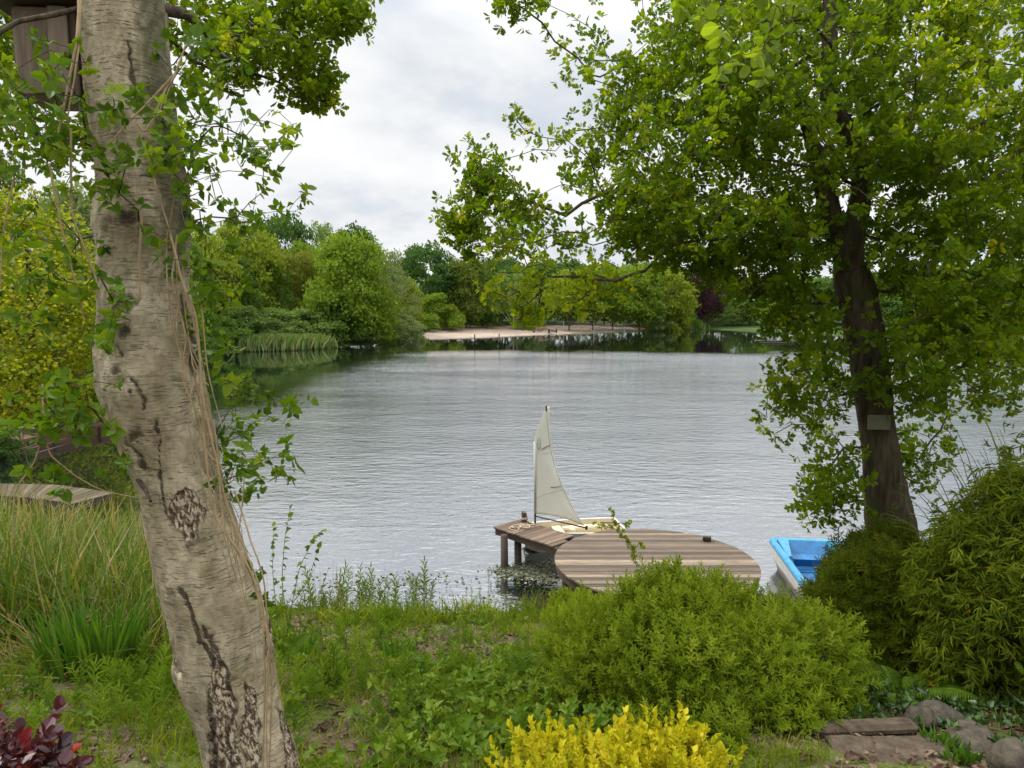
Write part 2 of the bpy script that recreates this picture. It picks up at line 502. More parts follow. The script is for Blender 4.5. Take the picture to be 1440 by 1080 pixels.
def birch_mat():
    g = G('birch_bark')
    uv = g.attr('buv').outputs['Vector']
    rough = g.attr('rough').outputs['Fac']; dark = g.attr('dark').outputs['Fac']
    moss = g.attr('moss').outputs['Fac']
    n_big = g.noise(g.map(uv, (5, 3.2, 1)), 1.0, 5, .6)
    n_mid = g.noise(g.map(uv, (22, 16, 1)), 1.0, 5, .65, .5)
    c = g.ramp(n_big, [(.25, (.145, .11, .066)), (.43, (.305, .248, .158)), (.66, (.48, .412, .288))])
    c = g.mix(g.ramp(n_mid, [(.42, (0, 0, 0)), (.72, (.75, .75, .75))]), c, (.17, .13, .085))
    alg = g.noise(g.map(uv, (8, 5, 1), (4.4, 8.1, 0)), 1.0, 6, .68)
    c = g.mix(g.ramp(alg, [(.46, (0, 0, 0)), (.70, (.75, .75, .75))]), c, (.135, .125, .062))
    # thin curling horizontal lenticels
    wob = g.noise(g.map(uv, (7, 7, 1)), 1.0, 2, out=1)
    ad = g.n('ShaderNodeVectorMath', operation='MULTIPLY_ADD'); g.link(wob, ad.inputs[0]); ad.inputs[1].default_value = (.05, .035, 0); g.link(uv, ad.inputs[2])
    len1 = g.noise(g.map(ad.outputs[0], (15, 150, 1)), 1.0, 3, .6)
    len2 = g.noise(g.map(ad.outputs[0], (9, 46, 1), (3.3, 1.1, 0)), 1.0, 4, .65)
    lm = g.math('MAXIMUM', g.ramp(len1, [(.58, (0, 0, 0)), (.68, (.75, .75, .75))]), g.ramp(len2, [(.61, (0, 0, 0)), (.68, (.95, .95, .95))]))
    lmm = g.math('MULTIPLY', lm, g.ramp(g.noise(g.map(uv, (4, 6, 1), (7, 3, 0)), 1.0, 3), [(.38, (.15, .15, .15)), (.6, (1, 1, 1))]))
    c = g.mix(lmm, c, (.075, .052, .034))
    lh = g.ramp(len1, [(.30, (1, 1, 1)), (.42, (0, 0, 0))])
    c = g.mix(g.math('MULTIPLY', lh, .35), c, (.60, .54, .43))
    # rough cracked patches
    vo = g.n('ShaderNodeTexVoronoi', feature='DISTANCE_TO_EDGE'); vo.inputs['Scale'].default_value = 1.0
    wv = g.n('ShaderNodeVectorMath', operation='MULTIPLY_ADD'); g.link(g.noise(g.map(uv, (18, 14, 1)), 1.0, 4, out=1), wv.inputs[0])
    wv.inputs[1].default_value = (.035, .05, 0); g.link(uv, wv.inputs[2])
    g.link(g.map(wv.outputs[0], (42, 21, 1)), vo.inputs['Vector'])
    fl = g.noise(g.map(wv.outputs[0], (60, 26, 1)), 1.0, 5, .62, .8)
    vd = g.math('ADD', g.math('MULTIPLY', vo.outputs['Distance'], .45), g.math('MULTIPLY', g.math('SUBTRACT', fl, .30), .95))
    rc = g.ramp(vd, [(.02, (.025, .017, .012)), (.12, (.11, .072, .046)), (.22, (.23, .165, .11)), (.32, (.42, .35, .25)), (.5, (.50, .43, .32))])
    rm = g.math('ADD', rough, g.math('MULTIPLY', g.math('SUBTRACT', n_mid, .5), 1.1))
    rmask = g.ramp(rm, [(.42, (0, 0, 0)), (.56, (1, 1, 1))])
    c = g.mix(rmask, c, rc)
    dm = g.ramp(g.math('ADD', dark, g.math('MULTIPLY', g.math('SUBTRACT', n_mid, .5), 1.5)), [(.34, (0, 0, 0)), (.85, (1, 1, 1))])
    c = g.mix(g.math('MULTIPLY', dm, .88), c, (.040, .027, .018))
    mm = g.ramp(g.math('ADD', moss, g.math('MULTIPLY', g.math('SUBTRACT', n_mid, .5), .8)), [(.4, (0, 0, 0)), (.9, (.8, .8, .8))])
    c = g.mix(mm, c, (.060, .058, .025))  # dark olive for moss and for the leaf shade painted on the bark
    h = g.math('SUBTRACT', g.math('MULTIPLY', n_mid, .5), g.math('MULTIPLY', lmm, .5))
    h = g.math('ADD', h, g.math('MULTIPLY', rmask, g.math('MULTIPLY', g.math('MINIMUM', vd, .25), 5.0)))
    h = g.math('SUBTRACT', h, dm)
    return g.out(g.bsdf(c, .75, .25, g.bump(h, 1.0, .018)))
M['birch'] = birch_mat()

def ground_mat():
    g = G('soil_and_grass')
    p = g.pos()
    n1 = g.noise(p, .9, 5); n2 = g.noise(p, 7.0, 5, .65); n3 = g.noise(p, 38.0, 4, .7)
    c = g.ramp(n2, [(.3, (.045, .032, .02)), (.55, (.12, .085, .055)), (.75, (.19, .14, .09))])
    c = g.mix(g.ramp(n1, [(.42, (0, 0, 0)), (.6, (1, 1, 1))]), c, (.07, .10, .015))
    c = g.mix(g.ramp(n3, [(.55, (0, 0, 0)), (.68, (1, 1, 1))]), c, (.22, .16, .10))
    # far bank: green turf
    sep = g.n('ShaderNodeSeparateXYZ'); g.link(p, sep.inputs[0])
    far = g.math('SMOOTH_MIN', 1.0, g.math('MULTIPLY', g.math('MAXIMUM', g.math('SUBTRACT', sep.outputs[1], 40.0), 0.0), .05), .05)
    fc = g.ramp(g.noise(p, .35, 5), [(.35, (.025, .05, .010)), (.6, (.05, .085, .016)), (.75, (.09, .10, .03))])
    sand = g.attr('sand').outputs['Fac']
    c = g.mix(far, c, fc)
    sc_ = g.ramp(g.noise(g.map(p, (.5, 1.6, 1)), 1.0, 6, .6), [(.3, (.24, .18, .135)), (.6, (.37, .295, .23)), (.8, (.43, .355, .285))])
    sm = g.ramp(g.math('ADD', sand, g.math('MULTIPLY', g.math('SUBTRACT', g.noise(p, .5, 4), .5), .5)), [(.42, (0, 0, 0)), (.58, (1, 1, 1))])
    c = g.mix(sm, c, sc_)
    mud = g.attr('mud').outputs['Fac']
    c = g.mix(g.ramp(g.math('ADD', mud, g.math('MULTIPLY', g.math('SUBTRACT', g.noise(p, .6, 4), .5), .8)), [(.4, (0, 0, 0)), (.7, (.9, .9, .9))]), c, (.16, .095, .045))
    return g.out(g.bsdf(c, .9, .15, g.bump(n3, .7, .03)))
M['ground'] = ground_mat()

def water_mat():
    g = G('lake_water')
    p = g.pos()
    calm = g.attr('calm').outputs['Fac']
    w = g.n('ShaderNodeVectorMath', operation='MULTIPLY_ADD'); g.link(g.noise(p, .25, 2, out=1), w.inputs[0]); w.inputs[1].default_value = (.9, .9, 0); g.link(p, w.inputs[2])
    a = g.noise(g.map(w.outputs[0], (1.5, 3.3, 1), rot=(0, 0, .12)), 1.0, 3, .5)
    b = g.noise(g.map(w.outputs[0], (4.6, 9.5, 1), rot=(0, 0, -.2)), 1.0, 3, .55)
    c0 = g.noise(g.map(p, (.16, .4, 1), rot=(0, 0, .3)), 1.0, 2, .5)
    gust = g.ramp(g.noise(g.map(p, (.03, .07, 1)), 1.0, 3), [(.32, (.42, .42, .42)), (.5, (.95, .95, .95)), (.68, (1.3, 1.3, 1.3))])
    h = g.math('ADD', g.math('MULTIPLY', a, .50), g.math('MULTIPLY', b, .22))
    h = g.math('ADD', h, g.math('MULTIPLY', c0, .55))
    amp = g.math('MULTIPLY', g.math('SUBTRACT', 1.0, g.math('MULTIPLY', calm, .99)), gust)
    sy = g.n('ShaderNodeSeparateXYZ'); g.link(p, sy.inputs[0])
    dist = g.n('ShaderNodeMapRange', ins={0: sy.outputs[1], 1: 14.0, 2: 75.0, 3: .42, 4: 2.0}).outputs[0]
    h = g.math('MULTIPLY', g.math('MULTIPLY', h, amp), dist)
    nv = g.bump(h, 1.0, WAVE)
    base = g.ramp(g.noise(p, .08, 3), [(.3, (.006, .010, .008)), (.7, (.010, .014, .012))])
    sh = g.bsdf(base, .015, .5, nv, ior=WIOR)
    gl = g.n('ShaderNodeBsdfGlossy', ins={'Color': (.86, .89, .93, 1), 'Roughness': .012}); g.link(nv, gl.inputs['Normal'])
    return g.out(g.n('ShaderNodeMixShader', ins={0: .46, 1: sh, 2: gl.outputs[0]}).outputs[0])
WAVE, WIOR = .11, 1.8
M['water'] = water_mat()

M['deck'] = wood_mat('deck_board', [(0, (.055, .038, .026)), (.35, (.10, .072, .050)), (.6, (.18, .135, .095)), (.8, (.29, .225, .155)), (1, (.40, .29, .18))], (2.2, 38, 38))
M['jettyboard'] = wood_mat('jetty_board', [(0, (.085, .055, .038)), (.5, (.15, .10, .07)), (1, (.25, .18, .125))], (2.2, 38, 38), rz=math.atan2(.693, .72))
M['mossboard'] = wood_mat('mossy_board', [(0, (.06, .048, .034)), (.5, (.105, .085, .06)), (1, (.165, .14, .10))], (2.0, 30, 30), rz=1.1, stain=(.09, .075, .018), rough=.9, spec=.05)
M['darkwood'] = wood_mat('dark_timber', [(0, (.035, .025, .018)), (1, (.10, .07, .048))], (6, 6, 30))
M['brownwood'] = wood_mat('brown_timber', [(0, (.07, .035, .022)), (1, (.17, .09, .055))], (3, 20, 20))
M['boxwood'] = wood_mat('weathered_wood', [(0, (.12, .085, .06)), (1, (.24, .18, .135))], (30, 30, 3))
M['rope'] = plain('rope_fibre', (.45, .37, .27), .85, .1, .3, 60, .4)
M['white'] = plain('white_gelcoat', (.66, .64, .56), .3, .5, .12, 3)
M['cream'] = plain('cream_gelcoat', (.60, .51, .36), .35, .5, .15, 3)
M['metal'] = plain('grey_metal', (.20, .20, .20), .45, .5, .2, 20, metal=.6)
M['black'] = plain('black_spar', (.022, .020, .020), .4, .5, .2, 20)
M['sky'] = plain('blue_gelcoat', (.035, .24, .42), .35, .4, .32, 7)
M['skydeep'] = plain('deep_blue_gelcoat', (.012, .13, .32), .38, .4, .38, 7)
M['hullwhite'] = plain('scuffed_white_hull', (.58, .55, .50), .4, .4, .22, 5)
M['hulldark'] = plain('grimy_hull_bottom', (.17, .145, .125), .6, .3, .35, 6)
M['stone'] = plain('field_stone', (.075, .062, .045), .85, .2, .6, 14, 1.0)
M['palestone'] = plain('pale_stone', (.16, .14, .105), .85, .2, .5, 14, .9)
M['slab'] = plain('worn_stone_slab', (.085, .063, .042), .85, .2, .6, 9, .9)
M['plate'] = plain('pale_plate', (.15, .145, .095), .5, .3, .25, 12)
M['tyre'] = plain('tyre_rubber', (.03, .03, .03), .8, .2, .2, 10)
M['rust'] = plain('rusty_steel', (.20, .13, .09), .7, .3, .4, 10)
M['bluesign'] = plain('blue_panel', (.04, .22, .38), .5, .3, .1, 10)
M['fence'] = plain('galvanised_post', (.35, .36, .33), .6, .4, .15, 10)

def sail_mat():
    g = G('sail_cloth')
    v = g.objco()
    n1 = g.noise(g.map(v, (9, 9, 2.2)), 1.0, 4, .6, .5)
    st = g.noise(v, 2.0, 4)
    c = g.ramp(st, [(.35, (.74, .74, .68)), (.65, (.80, .80, .75))])
    sep = g.n('ShaderNodeSeparateXYZ'); g.link(v, sep.inputs[0])
    low = g.ramp(g.math('ADD', sep.outputs[2], g.math('MULTIPLY', st, .3)), [(.25, (.40, .40, .40)), (.95, (0, 0, 0))])
    c = g.mix(low, c, (.60, .50, .34))
    p = g.bsdf(c, .7, .2, g.bump(n1, .35, .03))
    t = g.n('ShaderNodeBsdfTranslucent', ins={'Color': (.78, .77, .70, 1)}).outputs[0]
    return g.out(g.n('ShaderNodeMixShader', ins={0: .5, 1: p, 2: t}).outputs[0])
M['sail'] = sail_mat()
M['seam'] = plain('sail_stitching', (.36, .30, .18), .8, .1, .2, 20)
M['redtape'] = plain('batten_tape', (.36, .16, .10), .8, .1, .2, 20)
M['emblem'] = plain('emblem_ink', (.30, .33, .32), .7, .1, .1, 20)

# ------------------------------------------------------------------ world and sun
SUN_EL, SUN_AZ = math.radians(52), math.radians(-62)   # azimuth from +Y towards +X
w = bpy.data.worlds.new('World'); sc.world = w; w.use_nodes = True
w.node_tree.nodes.clear()
g = G('w', w.node_tree)
sky = g.n('ShaderNodeTexSky', sky_type='NISHITA', sun_disc=False, sun_elevation=SUN_EL, sun_rotation=SUN_AZ, air_density=1.0, dust_density=1.5)
d = g.n('ShaderNodeTexCoord').outputs['Generated']
sep = g.n('ShaderNodeSeparateXYZ'); g.link(d, sep.inputs[0])
zc = g.math('ADD', g.math('MAXIMUM', sep.outputs[2], 0.0), .28)
pv = g.n('ShaderNodeCombineXYZ', ins={0: g.math('DIVIDE', sep.outputs[0], zc), 1: g.math('DIVIDE', sep.outputs[1], zc), 2: 0.0}).outputs[0]
c1 = g.noise(g.map(pv, (1, 1, 1), SKYOFF if 'SKYOFF' in globals() else (2.3, 5.2, 0)), 1.25, 6, .55, .25)
c2 = g.noise(g.map(pv, (1, 1, 1), (9.3, 1.2, 4)), 3.2, 5, .55, .3)
cm = g.math('ADD', g.math('MULTIPLY', c1, .72), g.math('MULTIPLY', c2, .28))
cloud = g.ramp(cm, [(.33, (3.0, 3.3, 3.7)), (.42, (3.85, 4.05, 4.3)), (.48, (4.55, 4.65, 4.78)), (.56, (5.1, 5.12, 5.16))])
ele = g.ramp(sep.outputs[2], [(0, (.97, .97, .97)), (.34, (1.0, 1.0, 1.0)), (.41, (1.15, 1.15, 1.15)), (.62, (2.6, 2.6, 2.6)), (1, (3.7, 3.7, 3.7))])
cloud = g.mix(1.0, cloud, ele, 'MULTIPLY')
cover = g.ramp(cm, [(.30, (.86, .86, .86)), (.44, (1, 1, 1))])
skc = g.mix(cover, sky.outputs[0], cloud)
bg = g.n('ShaderNodeBackground', ins={'Color': skc, 'Strength': .1})
wo = g.n('ShaderNodeOutputWorld'); g.link(bg.outputs[0], wo.inputs['Surface'])

sun = bpy.data.lights.new('sun', 'SUN'); sun.energy = 1.5; sun.angle = math.radians(14); sun.color = (1, .96, .88)
so = bpy.data.objects.new('sun', sun); col.objects.link(so)
sd = Vector((math.cos(SUN_EL) * math.sin(SUN_AZ), math.cos(SUN_EL) * math.cos(SUN_AZ), math.sin(SUN_EL)))
so.rotation_euler = sd.to_track_quat('Z', 'Y').to_euler()
so.location = (-20, 10, 40)
sc.view_settings.view_transform = 'Standard'; sc.view_settings.look = 'None'
sc.view_settings.exposure = 1.0; sc.view_settings.gamma = 1
sc.render.engine = 'CYCLES'
cy = sc.cycles
cy.max_bounces = 8; cy.diffuse_bounces = 4; cy.glossy_bounces = 3; cy.transmission_bounces = 6; cy.transparent_max_bounces = 8
cy.caustics_reflective = False; cy.caustics_refractive = False
cy.use_denoising = True
# ------------------------------------------------------------------ lake outline (world XY), water inside
LAKE = [(-16.5, 18.5), (-13, 16.6), (-9.5, 14.6), (-6.5, 13.2), (-4, 12.3), (-2, 12.0), (-.5, 12.05), (.6, 12.35), (1.6, 12.9), (3, 12.6), (4.2, 12.2), (5.4, 12.0),
        (7, 12.4), (10, 13.6), (15, 15.5), (24, 19), (38, 28), (55, 48), (72, 85), (78, 130), (72, 180), (60, 214), (47, 216), (41, 205), (38.5, 194),
        (32, 189), (22, 178), (10, 168), (0, 157), (-9, 149), (-16, 144.5), (-18.5, 130), (-22, 118), (-27, 107), (-31, 99), (-36, 94), (-39, 88), (-38, 75), (-31, 60),
        (-25, 46), (-20.5, 37), (-18.6, 31), (-19.4, 27), (-20.5, 23), (-20, 20)]
_LP = np.array(LAKE)

def lake_sd(x, y):
    """distance to the lake edge, positive on land"""
    d = polydist(x, y, LAKE, True)
    return np.where(inpoly(x, y, LAKE), -d, d)

def gz(x, y):
    x = np.asarray(x, float); y = np.asarray(y, float)
    s = lake_sd(x, y)
    near = .05 + .30 * s
    near = np.where(near > 2.4, 2.4 + 1.1 * (1 - np.exp(-(near - 2.4) / 1.1)), near)
    far = np.where(s < 45, .085 * s * (1 - s / 160), .085 * 45 * (1 - 45 / 160) + .03 * (s - 45))
    k = sstep(17, 30, y) * 1.0
    z = near * (1 - k) + far * k
    # left bank beside the inlet stays low
    lw = sstep(-11, -17, x) * sstep(14, 19, y) * (1 - sstep(60, 90, y))
    z = np.where(s > 0, z * (1 - lw) + np.minimum(z, .45 + .02 * s) * lw, np.maximum(-.35 * -s, -2.5) + .02)
    z = z + np.where(s > 0, np.minimum(s, 1) * ((fbm(x * .8, y * .8) - .5) * .22 + (fbm(x * 3.1 + 40, y * 3.1) - .5) * .07), 0)
    return z

def gz1(x, y): return float(gz(np.array([x]), np.array([y]))[0])

def on_ground(u, v, n=60):
    d = ray(u, v); lo_, hi_ = .5, 400.0
    prev = .5
    for Y in np.geomspace(1.0, 400, 400):
        p = np.array([0, 0, CAM_H]) + d * (Y / d[1])
        if p[2] <= gz1(p[0], p[1]):
            a, b = prev, Y
            for _ in range(20):
                m_ = (a + b) / 2; p = np.array([0, 0, CAM_H]) + d * (m_ / d[1])
                if p[2] <= gz1(p[0], p[1]): b = m_
                else: a = m_
            return p
        prev = Y
    return p

def axis(lo_, hi_, c, fine, growth=1.035, cap=6.0):
    out = [c]; st = fine; p = c
    while p < hi_:
        if p > c + 14: st = min(cap, st * growth)
        p += st; out.append(p)
    st = fine; p = c; neg = []
    while p > lo_:
        if p < c - 10: st = min(cap, st * growth)
        p -= st; neg.append(p)
    return np.array(neg[::-1] + out)

def build_ground():
    xs = axis(-420, 420, 0, .14); ys = axis(-40, 620, 3, .14)
    X, Y = np.meshgrid(xs, ys)
    Z = gz(X.ravel(), Y.ravel())
    s = lake_sd(X.ravel(), Y.ravel())
    mb = MB()
    L, S = grid_faces(len(ys), len(xs))
    mb.add(np.stack([X.ravel(), Y.ravel(), Z], -1), L, S)
    x, y = X.ravel(), Y.ravel()
    beach = sstep(134, 145, y) * sstep(-20.5, -17.5, x) * (1 - sstep(33, 40, x)) * (1 - sstep(21, 24, s - .12 * x * 0)) * (1 - sstep(13, 24, s) * sstep(8, 34, x)) * sstep(-6, -3, s)
    mb.extra['sand'] = np.clip(beach, 0, 1)
    mud = sstep(145, 160, y) * sstep(20, 32, x) * (1 - sstep(46, 52, x)) * (1 - sstep(8, 14, s)) * (1 - beach)
    edge = sstep(145, 150, y) * sstep(17.5, 20, s) * (1 - sstep(23, 26, s)) * (x < 35) * (x > -20) * .9
    mb.extra['mud'] = np.clip(np.maximum(mud, edge), 0, 1)
    tag(mb.build('ground', M['ground'], smooth=True), kind='structure')

def build_water():
    xs = axis(-70, 85, 0, .8, 1.02, 2.5); ys = axis(8, 222, 10, .8, 1.02, 2.5)
    X, Y = np.meshgrid(xs, ys); x, y = X.ravel(), Y.ravel()
    mb = MB(); L, S = grid_faces(len(ys), len(xs))
    mb.add(np.stack([x, y, np.zeros_like(x)], -1), L, S)
    n = (fbm(x * .06 + 5, y * .03) - .5) * 16 + (fbm(x * .3 + 5, y * .12) - .5) * 7
    calm = sstep(86, 97, y + n)
    left = sstep(10.5, 18.0, -x + n * .35 - sstep(45, 75, y) * 1.0) * sstep(30, 44, y)
    inlet = sstep(.36, .50, -x / y + n * .003) * (1 - sstep(38, 48, y))
    rim = 1 - sstep(.2, 2.6, -lake_sd(x, y))
    mb.extra['calm'] = np.clip(np.maximum(np.maximum(calm, left), np.maximum(inlet, rim * .7)), 0, 1)
    tag(mb.build('lake_water', M['water'], smooth=True), kind='structure')

build_ground(); build_water()
print('setting', round(time.time() - T0, 1))

# ------------------------------------------------------------------ far trees
def far_crown(seed, kind, n_lobes, n_faces, size=.30):
    """unit crown: height 1 above z=0, half width about .5"""
    rng = np.random.default_rng(seed)
    mb = MB(); C, Rr = [], []
    for i in range(n_lobes):
        t = (i + rng.random()) / n_lobes
        if kind == 'round': z = .12 + .80 * t; prof = math.sin(math.pi * min(1, .18 + .80 * t)) ** .55
        elif kind == 'tall': z = .06 + .88 * t; prof = (1 - t) ** .5 * .95 + .05
        elif kind == 'bush': z = .04 + .78 * t; prof = math.cos(t * 1.45) ** .5
        elif kind == 'feather': z = .05 + .90 * t; prof = .35 + .65 * math.sin(math.pi * (1 - t) * .8) ** .8
        else: z = .25 + .65 * t; prof = math.sin(math.pi * min(1, .3 + .62 * t)) ** .5
        a = i * 2.4 + rng.random() * .9
        q = .50 * prof * (.30 + .75 * rng.random() ** .6)
        rr = (.08 + .13 * rng.random()) * (1.0 if kind != 'feather' else .8)
        C.append([q * math.cos(a), q * math.sin(a), z]); Rr.append(rr)
    C = np.array(C); Rr = np.array(Rr)
    w_ = Rr ** 2; idx = rng.choice(n_lobes, n_faces, p=w_ / w_.sum())
    d = rdir(n_faces, rng); d[:, 2] = np.where(rng.random(n_faces) < .7, np.abs(d[:, 2]), d[:, 2]); d = nrm(d)
    rad = Rr[idx] * (1 - .45 * rng.random(n_faces) ** 2.2) * (1 + .25 * rng.normal(size=n_faces) * .5)
    squash = np.array([1, 1, .8])
    P = C[idx] + d * rad[:, None] * squash
    N = nrm(d + rng.normal(size=(n_faces, 3)) * .55)
    D = rdir(n_faces, rng)
    mb.inst(CLUMP, P, frames(D, N), (.022 + .025 * rng.random(n_faces)) * size / .30, np.clip(rng.normal(.5, .22, n_faces), 0, 1))
    return mb, C

FARP = {}
def far_proto(key, kind, seed, nl, nf, size):
    mb, C = far_crown(seed, kind, nl, nf, size)
    me_o = mb.build('crown', M['far']); me = me_o.data
    bpy.data.objects.remove(me_o)
    tr = MB(); rng = np.random.default_rng(seed + 5)
    h = .72 if kind != 'bush' else .35
    zz = np.linspace(-.06, h, 7)
    pth = np.stack([np.cumsum(rng.normal(size=7) * .008), np.cumsum(rng.normal(size=7) * .008), zz], -1)
    tr.tube(pth, np.linspace(.024, .006, 7) if kind != 'bush' else np.linspace(.015, .005, 7), 7)
    for c in C[rng.choice(len(C), min(len(C), 12), replace=False)]:
        k = int(np.clip((c[2] - .25) / h * 6, 1, 5)); a = pth[k]
        m1 = (a + c) / 2 + np.array([0, 0, -.02])
        tr.tube([a, m1, c], [.010, .006, .002], 4, cap=False)
    t_o = tr.build('trunk', M['farbark']); tm = t_o.data
    bpy.data.objects.remove(t_o)
    FARP[key] = (me, tm)

far_proto('round', 'round', 11, 40, 9500, .21)
far_proto('round2', 'round', 12, 56, 12000, .19)
far_proto('tall', 'tall', 13, 40, 9000, .20)
far_proto('bush', 'bush', 14, 34, 9000, .22)
far_proto('feather', 'feather', 15, 50, 9500, .15)
far_proto('umbrella', 'spread', 16, 34, 6000, .22)

def far_tree(u, vt, wpx, Y, color, key, label, cat='tree', name='lakeside_tree', group=None, wood_m=None, vb=None, lift=0.0):
    X = (u - 720) / FPX * (Y * CP + (CAM_H) * SP)
    zb = gz1(X, Y) if vb is None else at(u, vb, Y)[2]
    zt = at(u, vt, Y)[2]
    H = max(zt - zb, 1.0); W = wpx / FPX * Y
    o = empty(name, (X, Y, zb), label, cat, group, rz=random.random() * 6.28)
    me, tm = FARP[key]
    c = bpy.data.objects.new('crown', me); col.objects.link(c); c.parent = o
    lf = lift * H
    c.location = (0, 0, lf); c.scale = (W * 1.28, W * 1.28, H - lf); c.color = (*color, 1)
    t = bpy.data.objects.new('trunk', tm); col.objects.link(t); t.parent = o
    tw = max(.75, min(1.3, H * .055)) * 10
    t.scale = (tw, tw, H)
    if wood_m:
        t.material_slots[0].link = 'OBJECT'; t.material_slots[0].material = wood_m
    return o

K = 1.18
def C_(r, g_, b): return (r * K, g_ * K, b * K)
LIME = C_(.125, .195, .022); GREEN = C_(.078, .142, .024); DEEP = C_(.052, .100, .022); TEAL = C_(.052, .105, .030); GREY = C_(.105, .165, .045)
SILV = C_(.155, .20, .09); YEL = C_(.165, .215, .024); OLIVE = C_(.088, .122, .022); COPP = C_(.125, .15, .028); PURP = C_(.045, .020, .032); PALE = C_(.135, .205, .06)

# left shore, front row by the water
far_tree(340, 425, 60, 101, GREY, 'bush', 'grey-green bush at the left end of the far reed bed', 'bush', 'willow_bush')
far_tree(312, 440, 55, 96, GREEN, 'bush', 'green bush just right of the birch trunk on the far left bank', 'bush', 'willow_bush')
far_tree(385, 428, 75, 106, GREY, 'bush', 'grey-green willow bush behind the middle of the far reed bed', 'bush', 'willow_bush')
far_tree(432, 430, 70, 110, GREY, 'bush', 'grey-green willow bush between the far reed bed and the bright lime tree', 'bush', 'willow_bush')
far_tree(492, 336, 100, 117, LIME, 'round2', 'big bright lime-green tree hanging over the water left of the silver willow', vb=489)
far_tree(468, 408, 60, 113, GREEN, 'bush', 'green bush at the foot of the big lime-green tree', 'bush', 'lakeside_bush')
far_tree(520, 420, 60, 119, LIME, 'bush', 'lime-green bush at the water below the silver willow', 'bush', 'lakeside_bush')
far_tree(546, 356, 62, 125, SILV, 'feather', 'tall silver-green willow at the left end of the beach', vb=484)
far_tree(567, 436, 48, 128.5, SILV, 'bush', 'rounded silver bush overhanging the beach\'s left corner', 'bush', 'willow_bush', vb=484)
# left shore, behind
far_tree(405, 352, 62, 128, COPP, 'umbrella', 'coppery thin-leaved tree, left one of the pair behind the willow bushes')
far_tree(440, 356, 52, 130, COPP, 'umbrella', 'coppery thin-leaved tree, right one of the pair behind the willow bushes')
far_tree(404, 306, 70, 146, TEAL, 'round', 'tall bluish-green tree rising above the coppery pair')
far_tree(340, 314, 80, 118, YEL, 'round', 'tall yellow-green tree right of the birch trunk')
far_tree(372, 362, 60, 122, GREEN, 'round2', 'mid-green tree under the tall yellow-green one')
far_tree(318, 352, 66, 106, DEEP, 'round', 'dark green tree standing over the green bush right of the birch')
far_tree(455, 318, 55, 152, PALE, 'feather', 'pale feathery tree on the skyline left of the dark round top')
far_tree(508, 322, 62, 150, DEEP, 'round', 'dark round-topped tree on the skyline behind the lime-green tree')
far_tree(488, 327, 40, 158, OLIVE, 'feather', 'olive spiky-topped tree between the pale and the dark round skyline trees')
far_tree(432, 345, 60, 138, LIME, 'round', 'yellowish tree showing between coppery pair and skyline')
far_tree(290, 330, 70, 100, YEL, 'round', 'yellow-green tree half hidden behind the right edge of the birch trunk')
far_tree(372, 322, 50, 140, GREEN, 'round2', 'green tree in the gap left of the tall bluish-green one')
# centre, behind the beach
far_tree(598, 346, 72, 172, TEAL, 'round', 'tall dark bluish tree at the left of the beach wood')
far_tree(572, 394, 46, 150, YEL, 'round', 'yellow-green tree between silver willow and dome-shaped bush')
far_tree(610, 407, 52, 161, LIME, 'bush', 'dome-shaped green bush at the back left corner of the beach', 'bush', 'dome_bush')
far_tree(634, 424, 26, 163, YEL, 'bush', 'small yellow-green bush right of the dome-shaped one', 'bush', 'dome_bush')
far_tree(655, 366, 66, 172, OLIVE, 'round2', 'olive-brown tree behind the left half of the beach')
far_tree(690, 370, 50, 186, DEEP, 'round', 'dark tree right of the olive-brown one')
far_tree(678, 432, 30, 176, GREEN, 'bush', 'green bush behind the wooden bench', 'bush', 'dome_bush')
far_tree(722, 384, 46, 176, PALE, 'umbrella', 'slim birch with a white trunk at the back of the beach', wood_m=M['whitebark'])
far_tree(742, 416, 34, 178, PALE, 'bush', 'pale green bush right of the white-trunked birch', 'bush', 'dome_bush')
far_tree(801, 380, 60, 181, YEL, 'umbrella', 'yellow-green tree with a dark trunk, left of three on the grass', lift=.06)
far_tree(834, 378, 64, 186, GREEN, 'umbrella', 'leaning dark-trunked tree, middle of three on the grass', lift=.06)
far_tree(862, 382, 60, 190, LIME, 'umbrella', 'lime-crowned tree, right of three on the grass', lift=.06)
far_tree(898, 374, 62, 194, LIME, 'round2', 'bright round tree behind the blue panel')
far_tree(934, 374, 62, 199, YEL, 'round', 'tall bright yellow-green tree at the beach\'s right end', vb=468)
far_tree(922, 424, 36, 193, PALE, 'feather', 'pale bluish-green bush hanging over the water at the beach\'s right end', 'bush', 'willow_bush', vb=468)
far_tree(948, 416, 34, 197, YEL, 'bush', 'yellowish bush at the water right of the pale hanging bush', 'bush', 'lakeside_bush', vb=468)
far_tree(966, 428, 28, 206, GREEN, 'bush', 'round green bush in front of the purple tree', 'bush', 'lakeside_bush', vb=464)
far_tree(983, 372, 48, 219, PURP, 'round2', 'dark purple-leaved tree on the far bank', lift=.04)
far_tree(1016, 400, 52, 226, PALE, 'feather', 'pale green feathery tree right of the purple one')
far_tree(1040, 432, 30, 220, PALE, 'bush', 'small pale bush at the water right of the purple tree', 'bush', 'lakeside_bush')
for (u, vt, w_, Y, c, k) in [(1075, 396, 60, 215, GREEN, 'round'), (1120, 390, 70, 205, LIME, 'round2'), (1165, 398, 60, 200, DEEP, 'round'), (1215, 384, 80, 185, GREEN, 'round'),
                             (1275, 380, 80, 175, DEEP, 'round2'), (1335, 376, 90, 165, GREEN, 'round'), (1400, 372, 90, 150, DEEP, 'round'), (1465, 370, 90, 140, GREEN, 'round2')]:
    far_tree(u, vt, w_, Y, c, k, 'tree on the far right bank glimpsed through the big oak', group='trees of the far right bank')
